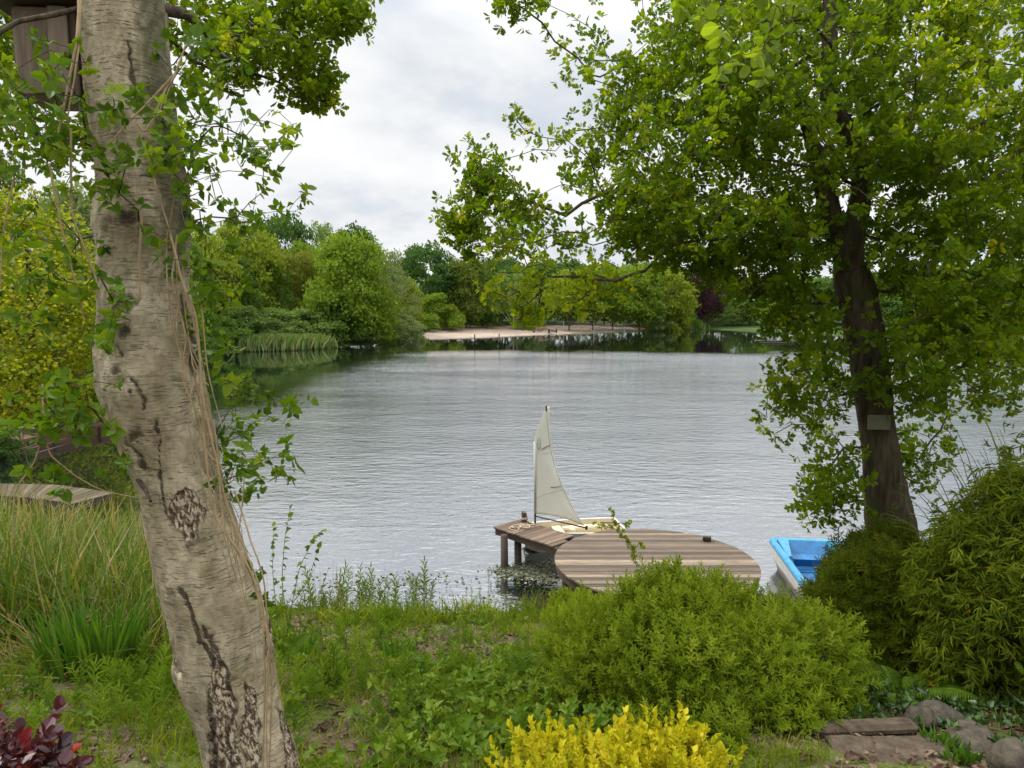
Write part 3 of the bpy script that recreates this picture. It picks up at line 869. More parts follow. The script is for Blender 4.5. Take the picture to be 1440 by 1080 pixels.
for (u, vt, w_, Y, c, k) in [(760, 371, 70, 205, DEEP, 'round'), (795, 368, 70, 212, DEEP, 'round2'), (640, 372, 60, 196, DEEP, 'round2'), (706, 362, 60, 206, TEAL, 'round'),
                             (850, 372, 70, 215, TEAL, 'round'), (905, 372, 70, 220, DEEP, 'round2'), (955, 388, 60, 226, DEEP, 'round'), (730, 376, 60, 198, DEEP, 'round'), (1000, 396, 60, 240, DEEP, 'round')]:
    far_tree(u, vt, w_, Y, c, k, 'dark tree at the back of the wood behind the beach', group='dark trees at the back of the wood')

# left bank across the inlet (seen left of the birch)
far_tree(30, 226, 70, 62, OLIVE, 'feather', 'thin dark-topped tree on the skyline at the left edge')
far_tree(125, 268, 120, 56, SILV, 'round2', 'big silver-green tree behind the yellow maple on the left bank')
far_tree(-40, 260, 150, 50, GREEN, 'round', 'green tree at the left edge behind the yellow maple')
far_tree(205, 300, 120, 66, LIME, 'round2', 'lime-green tree on the left bank behind the birch trunk')
far_tree(262, 336, 80, 78, GREEN, 'round', 'green tree on the left bank close behind the birch trunk')
far_tree(165, 400, 140, 44, OLIVE, 'bush', 'olive undergrowth bush on the left bank behind the birch', 'bush', 'lakeside_bush')
far_tree(60, 470, 150, 38, GREEN, 'bush', 'green undergrowth bush below the yellow maple', 'bush', 'lakeside_bush')
far_tree(6, 602, 44, 25.5, DEEP, 'bush', 'small dark ivy-green bush at the end of the brown timber bank', 'bush', 'lakeside_bush', vb=650)

def woodland():
    mb = MB(); rng = np.random.default_rng(5)
    P, S = [], []
    rows = [(-130, 150, 40, 13, 17), (-95, 165, 25, 14, 17), (-60, 185, 60, 15, 18), (0, 226, 60, 13, 17), (60, 250, 55, 13, 17), (120, 190, 50, 13, 16), (110, 120, 40, 12, 15)]
    n = 5200
    for (cx, cy_, sp, h0, h1) in rows:
        x = cx + rng.normal(size=n) * sp * .55; y = cy_ + np.abs(rng.normal(size=n)) * 14
        ok = lake_sd(x, y) > 12
        x, y = x[ok], y[ok]
        top = h0 + (h1 - h0) * fbm(x * .16, y * .16) * 1.1 - 1.5
        z = gz(x, y) + top * (1 - rng.random(len(x)) ** 1.6)
        P.append(np.stack([x, y, z], -1))
    P = np.concatenate(P); n = len(P)
    N = nrm(np.array([0, -.6, .7]) + rng.normal(size=(n, 3)) * .6)
    mb.inst(CLUMP, P, frames(rdir(n, rng), N), .7 + .6 * rng.random(n), rng.random(n))
    o = mb.build('woodland', M['far']); o.color = (*DEEP, 1)
    tag(o, kind='stuff')
woodland()

# beyond the left shore: more trees to fill the bank seen left of the birch
def far_reeds():
    mb = MB(); rng = np.random.default_rng(8)
    def bed(pts, n, h0, h1, w_):
        pts = np.array(pts, float)
        t = rng.random(n) * (len(pts) - 1); i = t.astype(int); f = (t - i)[:, None]
        p = pts[i] * (1 - f) + pts[i + 1] * f
        p = p + rng.normal(size=(n, 2)) * np.array([w_, w_])
        z = np.maximum(gz(p[:, 0], p[:, 1]), -.1)
        P = np.stack([p[:, 0], p[:, 1], z], -1)
        D = nrm(np.array([0, 0, 1.0]) + rng.normal(size=(n, 3)) * .14)
        N = np.array([0, -1.0, .2]) + rng.normal(size=(n, 3)) * .6
        mb.inst(LANCE, P, frames(D, N), h0 + (h1 - h0) * rng.random(n), rng.random(n) ** 1.2)
    bed([(-36.5, 95), (-33, 98), (-30.5, 100.5), (-28.4, 104)], 3000, 1.3, 2.4, .8)
    bed([(43, 206), (48, 214), (58, 214)], 1500, 1.4, 2.4, 1.2)
    tag(mb.build('far_reed_bed', M['farreed']), kind='stuff')
far_reeds()
print('far', round(time.time() - T0, 1))
# ------------------------------------------------------------------ round deck and jetty
DZ = .75
DC = np.array([2.74, 12.85]); DR = 1.92

def cut_board(mb, x0f, x1f, y0, y1, z0, z1, rnd, n=6, tf=None):
    """board between y0,y1 with curved ends given by functions of y"""
    ys = np.linspace(y0, y1, n)
    V = []
    for z in (z0, z1):
        V += [[x0f(y), y, z] for y in ys] + [[x1f(y), y, z] for y in ys[::-1]]
    V = np.array(V); k = 2 * n
    F = [list(range(k))[::-1], [k + i for i in range(k)]]
    for i in range(k):
        j = (i + 1) % k
        F.append([i, j, k + j, k + i])
    if tf is not None: V = tf(V)
    mb.faces(V, F, rnd)

def build_deck():
    rng = np.random.default_rng(21)
    root = empty('round_deck', (DC[0], DC[1], 0), 'round wooden deck of brown boards at the lake edge, between dinghy and blue boat', 'deck')
    mb = MB(); y = -DR + .02; bw = .148; k = 0
    tones = [.75, .2, .55, .85, .3, .62, .12, .9, .4, .5, .2, .75, .97, .35, .5, .15, .6, .28, .7, .45, .1, .6, .33, .8, .25, .5]
    while y < DR - .03:
        y1 = min(y + bw - .007, DR - .008)
        f = lambda q, s=1: s * math.sqrt(max(DR * DR - q * q, 0))
        dz = rng.normal() * .003
        tone = np.clip(tones[k % len(tones)] + rng.normal() * .05, 0, 1)
        tilt = rng.normal() * .006
        cut_board(mb, lambda q: DC[0] - f(q - DC[1]), lambda q: DC[0] + f(q - DC[1]), DC[1] + y, DC[1] + y1, DZ - .035 + dz, DZ + dz, tone)
        y += bw; k += 1
    sc_ = mb           # screw heads in two rows over each joist
    for jx in (-1.25, -.42, .42, 1.25):
        yy = -DR + .09
        while yy < DR - .08:
            if abs(jx) < math.sqrt(max(0, DR * DR - yy * yy)) - .04:
                for o_ in (-.03, .03):
                    a = np.arange(6) * math.pi / 3
                    c = np.array([DC[0] + jx + rng.normal() * .006, DC[1] + yy + o_, DZ + .006])
                    sc_.faces(np.stack([c[0] + .007 * np.cos(a), c[1] + .007 * np.sin(a), np.full(6, c[2])], -1), [list(range(6))], .5, 1)
            yy += bw
    mb.build('deck_surface', [M['deck'], M['metal']], root)
    rim = MB(); n = 72; a = np.arange(n) * 2 * math.pi / n
    V = []
    for (r, z) in ((DR - .03, DZ - .040), (DR - .03, DZ - .19), (DR - .07, DZ - .19), (DR - .07, DZ - .040)):
        V.append(np.stack([DC[0] + r * np.cos(a), DC[1] + r * np.sin(a), np.full(n, z)], -1))
    V = np.concatenate(V + [V[0]])
    L, S = grid_faces(5, n, True)
    rim.add(V, L, S, .5)
    rim.build('rim_board', M['darkwood'], root)
    for (dx, dy) in ((-1.5, .9), (0, 1.75), (1.5, .9), (-1.72, -.3), (1.72, -.3), (-.9, -1.45), (.9, -1.45)):
        p = MB(); zb = gz1(DC[0] + dx, DC[1] + dy) - .2
        p.tube([[DC[0] + dx, DC[1] + dy, zb], [DC[0] + dx, DC[1] + dy, DZ - .20]], .075, 10)
        p.build('post', M['darkwood'], root)
    cb = MB(); q = onz(994, 761, DZ)
    cb.box([q[0], q[1], DZ + .055], (.085, .05, .045), -.3, .3, 0, .01)
    cb.build('mooring_block', M['darkwood'], root)

def build_jetty():
    rng = np.random.default_rng(22)
    A = np.array([-.42, 14.93]); dirv = np.array([.693, -.721]); perp = np.array([.721, .693]) * .84
    L = 2.30
    ang = math.atan2(dirv[1], dirv[0])
    root = empty('jetty', (A[0], A[1], 0), 'short wooden jetty on posts running from the round deck past the dinghy', 'jetty')
    mb = MB(); s = 0.0; bw = .138
    while s < L - .05:
        w_ = bw - .009
        c = A + dirv * (s + w_ / 2) + perp * .5
        # stop where the round deck begins: shorten boards that would enter it
        lo_, hi_ = 0.0, 1.0
        ts = np.linspace(0, 1, 40); pts = A[None] + dirv[None] * (s + w_) + perp[None] * ts[:, None]
        out = np.linalg.norm(pts - DC, axis=1) > DR + .012
        if out.sum() < 6: s += bw; continue
        lo_, hi_ = ts[out].min(), ts[out].max()
        cc = A + dirv * (s + w_ / 2) + perp * (lo_ + hi_) / 2
        mb.box([cc[0], cc[1], DZ - .02 + rng.normal() * .003], (w_ / 2, .42 * (hi_ - lo_) + rng.normal() * .006, .018), ang, float(np.clip(rng.normal(.5, .25), 0, 1)), 0, .004)
        s += bw
    mb.build('deck_surface', M['jettyboard'], root)
    for t in (.08, .92):
        b = MB(); Lb = 1.88 if t < .5 else 1.72
        c = A + dirv * (Lb / 2 + .03) + perp * t
        b.box([c[0], c[1], DZ - .11], (Lb / 2, .035, .07), ang, .4, 0, .006)
        b.build('beam', M['darkwood'], root)
    for (u, v) in ((709, 797), (728, 790)):
        p = onz(u, v, 0)
        b = MB(); b.tube([[p[0], p[1], -1.2], [p[0] + .01, p[1], -.2], [p[0], p[1], DZ - .042]], [.085, .082, .078], 12)
        b.build('post', M['darkwood'], root, smooth=True)
    p = onz(737, 733, DZ)
    b = MB(); b.tube([[p[0], p[1], DZ - .5], [p[0], p[1], DZ + .19], [p[0] + .004, p[1], DZ + .205]], [.062, .06, .066], 12)
    b.build('mooring_post', M['brownwood'], root)
    # rope thrown in loops round the mooring post
    r = MB(); pts = []
    cx, cy_ = onz(733, 742, DZ)[:2]
    for k in range(150):
        t = k / 150
        a = t * 2 * math.pi * 5.3
        rr = .13 + .05 * math.sin(a * .37 + 1) + .03 * math.sin(a * 1.7)
        ox = -.20 + .38 * t + .06 * math.sin(a * .61); oy = -.10 + .16 * t + .05 * math.cos(a * .43)
        pts.append([cx + ox + rr * math.cos(a), cy_ + oy + rr * .75 * math.sin(a), DZ + .014 + .035 * t + .012 * math.sin(a * 2.3)])
    for k in range(40):
        a = k / 40 * 2 * math.pi * 2.2
        pts.append([p[0] + .078 * math.cos(a), p[1] + .078 * math.sin(a), DZ + .04 + .06 * k / 40])
    r.tube(pts, .0125, 6)
    tag(r.build('rope', M['rope'], smooth=True, origin=(cx, cy_, DZ)), 'pale rope lying in loose loops around the jetty\'s mooring post', 'rope')

build_deck(); build_jetty()

# ------------------------------------------------------------------ sailing dinghy
def build_dinghy():
    rng = np.random.default_rng(31)
    org = np.array([1.42, 15.86, 0.0]); rz = math.radians(9)
    cz, sz = math.cos(rz), math.sin(rz); R2 = np.array([[cz, -sz, 0], [sz, cz, 0], [0, 0, 1]])
    root = empty('sailing_dinghy', org, 'small cream sailing dinghy with a slack white sail moored behind the jetty', 'sailboat')
    W = lambda V: np.asarray(V, float) @ R2.T + org
    Ln, n = 2.36, 16
    xs = np.linspace(-Ln / 2, Ln / 2, n)           # -x is the bow (mast end)
    t = (xs + Ln / 2) / Ln
    hb = .30 + .27 * np.sin(np.clip(t * 1.25, 0, 1) * math.pi / 2) ** .8 - .05 * np.clip((t - .75) / .25, 0, 1)   # half beam
    sheer = .42 + .05 * (1 - t) ** 2 + .02 * t
    keel = -.10 + .16 * (1 - np.clip(t / .25, 0, 1)) ** 2 + .04 * t
    def section(i, off=0.0, dz=0.0):
        b, s_, k = hb[i] - off, sheer[i] - dz, keel[i] + (off * 1.2 if off else 0)
        c = b * .86
        return [[xs[i], -b, s_], [xs[i], -(b + c) / 2 * 1.0, (s_ + k) / 2], [xs[i], -c, k + .06], [xs[i], -c * .5, k], [xs[i], 0, k - .012],
                [xs[i], c * .5, k], [xs[i], c, k + .06], [xs[i], (b + c) / 2, (s_ + k) / 2], [xs[i], b, s_]]
    hull = MB(); V = np.array([section(i) for i in range(n)]).reshape(-1, 3)
    L, S = grid_faces(n, 9)
    hull.add(W(V), L, S)
    hull.faces(W(V[:9]), [list(range(9))]); hull.faces(W(V[-9:]), [list(range(9))[::-1]])
    hull.build('hull', M['white'], root, smooth=False)
    inn = MB(); V2 = np.array([section(i, .035) for i in range(n)]).reshape(n, 9, 3)
    V2[0, :, 0] += .04; V2[-1, :, 0] -= .04
    V2[:, :, 2] = np.maximum(V2[:, :, 2], .10)
    V2[:, 0, 2] = V2[:, 8, 2] = sheer
    L, S = grid_faces(n, 9); L = L.reshape(-1, 4)[:, ::-1].ravel()
    inn.add(W(V2.reshape(-1, 3)), L, S)
    inn.faces(W(V2[0]), [list(range(9))[::-1]]); inn.faces(W(V2[-1]), [list(range(9))])
    inn.build('cockpit', M['cream'], root)
    gw = MB()
    for s_ in (-1, 1):
        gw.tube(W(np.stack([xs, s_ * (hb - .012), sheer + .008], -1)), .026, 8)
    for i in (0, n - 1):
        gw.tube(W([[xs[i], -hb[i], sheer[i] + .008], [xs[i], hb[i], sheer[i] + .008]]), .026, 8)
    gw.build('gunwale', M['white'], root, smooth=True)
    th = MB()
    for (a, b_) in ((-.42, -.36), ):
        th.faces(W([[a, -.50, .36], [b_ + .16, -.50, .36], [b_ + .16, .50, .36], [a, .50, .36], [a, -.50, .33], [b_ + .16, -.50, .33], [b_ + .16, .50, .33], [a, .50, .33]]),
                 [[0, 1, 2, 3], [7, 6, 5, 4], [0, 4, 5, 1], [1, 5, 6, 2], [2, 6, 7, 3], [3, 7, 4, 0]])
    th.build('thwart', M['cream'], root)
    bg = MB()
    for s_ in (-1, 1):
        bg.tube(W([[-.15, s_ * .40, .25], [.5, s_ * .42, .25], [1.0, s_ * .38, .26]]), [.10, .11, .09], 10)
    bg.build('buoyancy_tube', M['cream'], root, smooth=True)
    mth = MB(); mth.faces(W([[-1.05, -.36, .46], [-.78, -.46, .44], [-.78, .46, .44], [-1.05, .36, .46], [-1.05, -.36, .43], [-.78, -.46, .41], [-.78, .46, .41], [-1.05, .36, .43]]),
                          [[0, 1, 2, 3], [7, 6, 5, 4], [0, 4, 5, 1], [1, 5, 6, 2], [2, 6, 7, 3], [3, 7, 4, 0]])
    mth.build('mast_thwart', M['cream'], root)
    bd = MB(); bd.tube(W([[.0, .0, .14], [.0, 0, .40]]), [.09, .09], 4); bd.build('daggerboard_case', M['cream'], root)
    rd = MB()
    rd.faces(W([[1.20, -.012, .44], [1.20, -.012, -.30], [1.42, -.012, -.30], [1.36, -.012, .44], [1.20, .012, .44], [1.20, .012, -.30], [1.42, .012, -.30], [1.36, .012, .44]]),
             [[0, 1, 2, 3], [7, 6, 5, 4], [0, 4, 5, 1], [1, 5, 6, 2], [2, 6, 7, 3], [3, 7, 4, 0]])
    rd.build('rudder', M['white'], root)
    tl = MB(); tl.tube(W([[1.3, 0, .47], [.7, .08, .50]]), [.016, .012], 6); tl.build('tiller', M['brownwood'], root)
    # rig: vertical mast, boom swung towards the jetty, sail in the plane of the two
    m0 = at(752.5, 737, 15.80)
    mast_top = at(750.5, 622, 15.80)
    mb = MB(); mb.tube([[m0[0], m0[1], .08], [m0[0], m0[1], .9], [m0[0], m0[1], mast_top[2] - .03]], [.024, .024, .018], 10)
    mb.build('mast', M['black'], root, smooth=True)
    tack = at(752.5, 724.5, 15.80)
    clew = at(824, 741.5, 15.05)
    bm = MB(); bdir = (clew - tack) / np.linalg.norm(clew - tack)
    bm.tube([tack - bdir * .02 + [0, 0, -.025], clew + bdir * .03 + [0, 0, -.012]], .0165, 8)
    bm.build('boom', M['black'], root, smooth=True)
    en = MB(); en.tube([clew + bdir * .01 + [-.0, 0, -.05], clew + bdir * .02 + [0, 0, .035]], .028, 8); en.build('boom_block', M['black'], root)
    hz = np.array([bdir[0], bdir[1], 0]); hz /= np.linalg.norm(hz)
    pn = np.cross(hz, [0, 0, 1.0])                    # plane normal (towards the camera side)
    if pn[1] > 0: pn = -pn
    def onplane(u, v):
        d = ray(u, v); o_ = np.array([0, 0, CAM_H])
        return o_ + d * ((np.dot(tack - o_, pn)) / np.dot(d, pn))
    def curve(pts, tt):
        p = np.array(pts, float)
        s_ = np.concatenate([[0], np.cumsum(np.linalg.norm(np.diff(p, axis=0), axis=1))]); s_ /= s_[-1]
        return np.stack([np.interp(tt, s_, p[:, 0]), np.interp(tt, s_, p[:, 1])], -1)
    left = [(752.5, 723), (751.6, 690), (750.6, 655), (750.2, 623), (753, 612), (758, 598), (763, 585), (768.3, 572)]
    right = [(822, 739.5), (811, 722), (800, 702.5), (790, 680), (782.5, 659), (776.5, 638), (772.5, 617), (770, 595), (769.3, 572)]
    nt, ns = 44, 22
    tt = np.linspace(0, 1, nt)
    # left edge parameter: luff takes 62 %, head the rest; same heights on both sides
    lc = curve(left, tt ** 1.0); rc_ = curve(right, tt ** 1.0)
    V = np.zeros((nt, ns, 3)); UV = np.zeros((nt, ns, 2))
    for i in range(nt):
        for j in range(ns):
            s_ = j / (ns - 1)
            q = lc[i] * (1 - s_) + rc_[i] * s_
            p = onplane(q[0], q[1])
            wd = abs(rc_[i][0] - lc[i][0]) / 70
            bel = .17 * math.sin(math.pi * s_ ** .75) * wd * (1 - .3 * tt[i])
            bel += .010 * math.sin(s_ * 21 + tt[i] * 9) * math.sin(math.pi * s_) * (tt[i] < .5) + .012 * math.sin(tt[i] * 17 + s_ * 4) * s_
            bel += .09 * s_ * sstep(.35, .95, tt[i])
            V[i, j] = p - pn * bel
    L, S = grid_faces(nt, ns)
    sl = MB(); sl.add(V.reshape(-1, 3), L, S)
    sail = sl.build('sail', M['sail'], root, smooth=True)
    sol = sail.modifiers.new('thickness', 'SOLIDIFY'); sol.thickness = .004; sol.offset = 0
    def sail_pt(u, v):
        k = np.argmin((np.array([project(p) for p in V.reshape(-1, 3)]) - [u, v]).__pow__(2).sum(1))
        return V.reshape(-1, 3)[k]
    PV = np.stack(project(V.reshape(-1, 3)), -1)
    def on_sail(u, v):
        d2 = ((PV - [u, v]) ** 2).sum(1); k = np.argsort(d2)[:4]; w_ = 1 / (d2[k] + .05)
        depth = (V.reshape(-1, 3)[k, 1] * w_).sum() / w_.sum()
        return at(u, v, depth) + pn * .012
    # sleeve round the mast
    slv = MB(); slv.tube([[m0[0], m0[1], tack[2] + .05], [m0[0], m0[1], (tack[2] + mast_top[2]) / 2], [m0[0] - .012, m0[1] - .01, mast_top[2]]], [.026, .027, .034], 10)
    slv.build('luff_sleeve', M['sail'], sail, smooth=True)
    def strip(name, pts, w_, mat):
        b = MB(); q = [on_sail(*p) for p in pts]
        q2 = []
        for i in range(len(q) - 1):
            for k in range(4):
                f = k / 4; q2.append(on_sail(*(np.array(pts[i]) * (1 - f) + np.array(pts[i + 1]) * f)))
        q2.append(q[-1])
        b.tube(q2, w_, 5); b.build(name, mat, sail)
    strip('batten', [(762, 632), (768, 628.5), (774, 626)], .011, M['redtape'])
    strip('batten', [(775, 685.5), (782, 685), (789, 683.5)], .012, M['metal'])
    strip('seam', [(753, 701), (765, 696), (778, 692), (790.5, 689)], .004, M['seam'])
    strip('seam', [(760, 638.5), (768, 637), (774, 636)], .003, M['seam'])
    strip('leech_hem', [(769, 574), (770.5, 600), (774, 630), (781.5, 659), (789, 680), (799, 702.5), (810, 722), (820, 738)], .005, M['seam'])
    em = MB()
    cu, cv = 758.3, 624.0
    ring = [on_sail(cu + 2.3 * math.cos(a) + .0, cv + 7.8 * math.sin(a)) for a in np.linspace(0, 2 * math.pi, 29)]
    em.tube(ring, .0055, 5)
    em.tube([on_sail(cu + .1, cv - 3), on_sail(cu + .1, cv + 9.5)], .0055, 5)
    em.tube([on_sail(cu - .8, cv + 1), on_sail(cu + 1.0, cv + .4)], .005, 5)
    em.build('emblem', M['emblem'], sail)
    pk = at(768.9, 571, V[-1, 0, 1])
    sp = MB(); sp.tube([V[-1, 0] + [0, 0, -.10], V[-1, 0] + [.002, 0, .02]], [.022, .015], 8); sp.build('peak_cap', M['black'], sail)
build_dinghy()

# ------------------------------------------------------------------ pedal boat
def build_pedal_boat():
    A = onz(1081, 756, .60); B = onz(1141, 838, .56)        # left gunwale, far and near
    ax = (A - B); Ln = np.linalg.norm(ax[:2]); ax = ax[:2] / Ln
    rt = np.array([ax[1], -ax[0]])                           # to the right of the boat's length
    Wd = 1.55
    org = np.array([B[0], B[1], 0.0])
    root = empty('pedal_boat', (org[0] + ax[0] * Ln / 2 + rt[0] * Wd / 2, org[1] + ax[1] * Ln / 2 + rt[1] * Wd / 2, 0),
                 'blue pedal boat with a scuffed white hull nosing into the bank under the bamboo', 'pedal boat')
    def W(V):
        V = np.asarray(V, float)
        return np.stack([org[0] + rt[0] * V[:, 0] + ax[0] * V[:, 1], org[1] + rt[1] * V[:, 0] + ax[1] * V[:, 1], V[:, 2]], -1)
    def outline(x0, x1, y0, y1, r, n=6, nose=0.0):
        pts = []
        for (cx, cy_, a0) in ((x1 - r, y1 - r, 0), (x0 + r, y1 - r, 90), (x0 + r, y0 + r, 180), (x1 - r, y0 + r, 270)):
            for k in range(n + 1):
                a = math.radians(a0 + 90 * k / n); pts.append([cx + r * math.cos(a), cy_ + r * math.sin(a)])
        return np.array(pts)
    def loft(loops, mats, name, parent, close_first=False, close_last=False, smooth=False):
        b = MB(); m_ = len(loops[0]); V = np.concatenate([W(np.column_stack([l[0], np.full(m_, l[1]) if np.isscalar(l[1]) else l[1]])) for l in [(q[0], q[1]) for q in loops]])
        return V
    def mk(name, mat, rings, first=False, last=False, smooth=False, parent=None):
        """rings: list of (xy outline, z scalar or array)"""
        b = MB(); m_ = len(rings[0][0]); V = []
        for xy, z in rings:
            z = np.broadcast_to(np.asarray(z, float), (m_,))
            V.append(np.column_stack([xy, z]))
        V = np.concatenate(V); L, S = grid_faces(len(rings), m_, True)
        b.add(W(V), L, S)
        if first: b.faces(W(V[:m_]), [list(range(m_))[::-1]])
        if last: b.faces(W(V[-m_:]), [list(range(m_))])
        return b.build(name, mat, parent or root, smooth=smooth)
    rim = outline(0, Wd, 0, Ln, .16)
    yy = rim[:, 1] / Ln
    zr = .56 + .05 * yy
    o2 = outline(.03, Wd - .03, .03, Ln - .03, .15); o3 = outline(.10, Wd - .10, .16, Ln - .12, .14); o4 = outline(.16, Wd - .16, .30, Ln - .2, .14)
    mk('hull', M['hullwhite'], [(o4, -.12), (o3, .13), (o2, .27), (o2, .30), (rim * [1, 1] , zr - .06)], first=True)
    mk('keel_skirt', M['hulldark'], [(o4 * .985 + .01, -.16), (o3 * .99 + .002, .122)], first=True, parent=root)
    # rubbing strake and blue top moulding
    out2 = outline(-.018, Wd + .018, -.018, Ln + .018, .17)
    i1 = outline(.11, Wd - .11, .12, Ln - .12, .12); i2 = outline(.15, Wd - .15, .17, Ln - .34, .10)
    mk('gunwale', M['sky'], [(out2, zr - .075), (out2, zr - .018), (rim * .994 + .004, zr + .006), (i1, zr - .004), (i1 * .99 + .008, zr - .035)], smooth=False)
    # moulded tub with sunken footwells
    f1 = outline(.13, Wd - .13, .15, Ln - .15, .12)
    mk('cockpit', M['skydeep'], [(f1, zr - .030), (outline(.22, Wd - .22, .30, Ln - .62, .12), .16), ], last=True)
    # far seat block with the moulded corner seen in the photograph
    st = MB()
    def solid(pts_top, pts_bot, mat, name):
        b = MB(); n_ = len(pts_top); V = W(np.array(pts_bot + pts_top)); F = [list(range(n_))[::-1], [n_ + i for i in range(n_)]]
        for i in range(n_): F.append([i, (i + 1) % n_, n_ + (i + 1) % n_, n_ + i])
        b.faces(V, F); return b.build(name, mat, root)
    for s_ in (0, 1):
        x0 = .14 if s_ == 0 else Wd - .16; x1 = .36 if s_ == 0 else Wd - .38
        seq = [[x0, Ln - .14, .635], [x1, Ln - .16, .635], [(x0 * .6 + x1 * .4), Ln - .95, .54], [x0, Ln - 1.0, .54]]
        bot = [[x0, Ln - .14, .16], [x1 + (.06 if s_ == 0 else -.06), Ln - .20, .16], [x1, Ln - 1.0, .16], [x0, Ln - 1.1, .16]]
        if s_ == 1: seq, bot = seq[::-1], bot[::-1]
        solid(seq, bot, M['sky'], 'corner_moulding')
    solid([[.36, Ln - .62, .36], [.36, Ln - .2, .40], [Wd - .36, Ln - .2, .40], [Wd - .36, Ln - .62, .36]][::-1], [[.36, Ln - .56, .15], [.36, Ln - .18, .15], [Wd - .36, Ln - .18, .15], [Wd - .36, Ln - .56, .15]][::-1], M['skydeep'], 'seat')
    for x0 in (.25, .84):
        solid([[x0, .62, .33], [x0, 1.06, .34], [x0 + .46, 1.06, .34], [x0 + .46, .62, .33]][::-1], [[x0, .60, .15], [x0, 1.10, .15], [x0 + .46, 1.10, .15], [x0 + .46, .60, .15]][::-1], M['sky'], 'seat')
        solid([[x0, .46, .56], [x0, .55, .56], [x0 + .46, .55, .56], [x0 + .46, .46, .56]][::-1], [[x0, .50, .16], [x0, .64, .16], [x0 + .46, .64, .16], [x0 + .46, .50, .16]][::-1], M['sky'], 'backrest')
    solid([[.68, 1.1, .36], [.68, 2.0, .30], [.87, 2.0, .30], [.87, 1.1, .36]][::-1], [[.66, 1.08, .15], [.66, 2.05, .15], [.89, 2.05, .15], [.89, 1.08, .15]][::-1], M['sky'], 'centre_console')
    b = MB(); b.tube(W(np.array([[.775, 1.35, .34], [.775, 1.33, .58]])), .014, 8); b.tube(W(np.array([[.70, 1.33, .58], [.85, 1.33, .58]])), .016, 8); b.build('steering_lever', M['black'], root)
    for x0 in (.48, 1.07):
        b = MB(); q = W(np.array([[x0 - .2, 1.72, .34], [x0 + .2, 1.72, .34]])); b.tube(q, .012, 8)
        for s_ in (-1, 1):
            c = W(np.array([[x0 + s_ * .14, 1.72 + s_ * .07, .34 + s_ * .07]]))[0]
            b.box(c, (.05, .035, .012), math.atan2(rt[1], rt[0]))
        b.build('pedal_crank', M['black'], root)
build_pedal_boat()

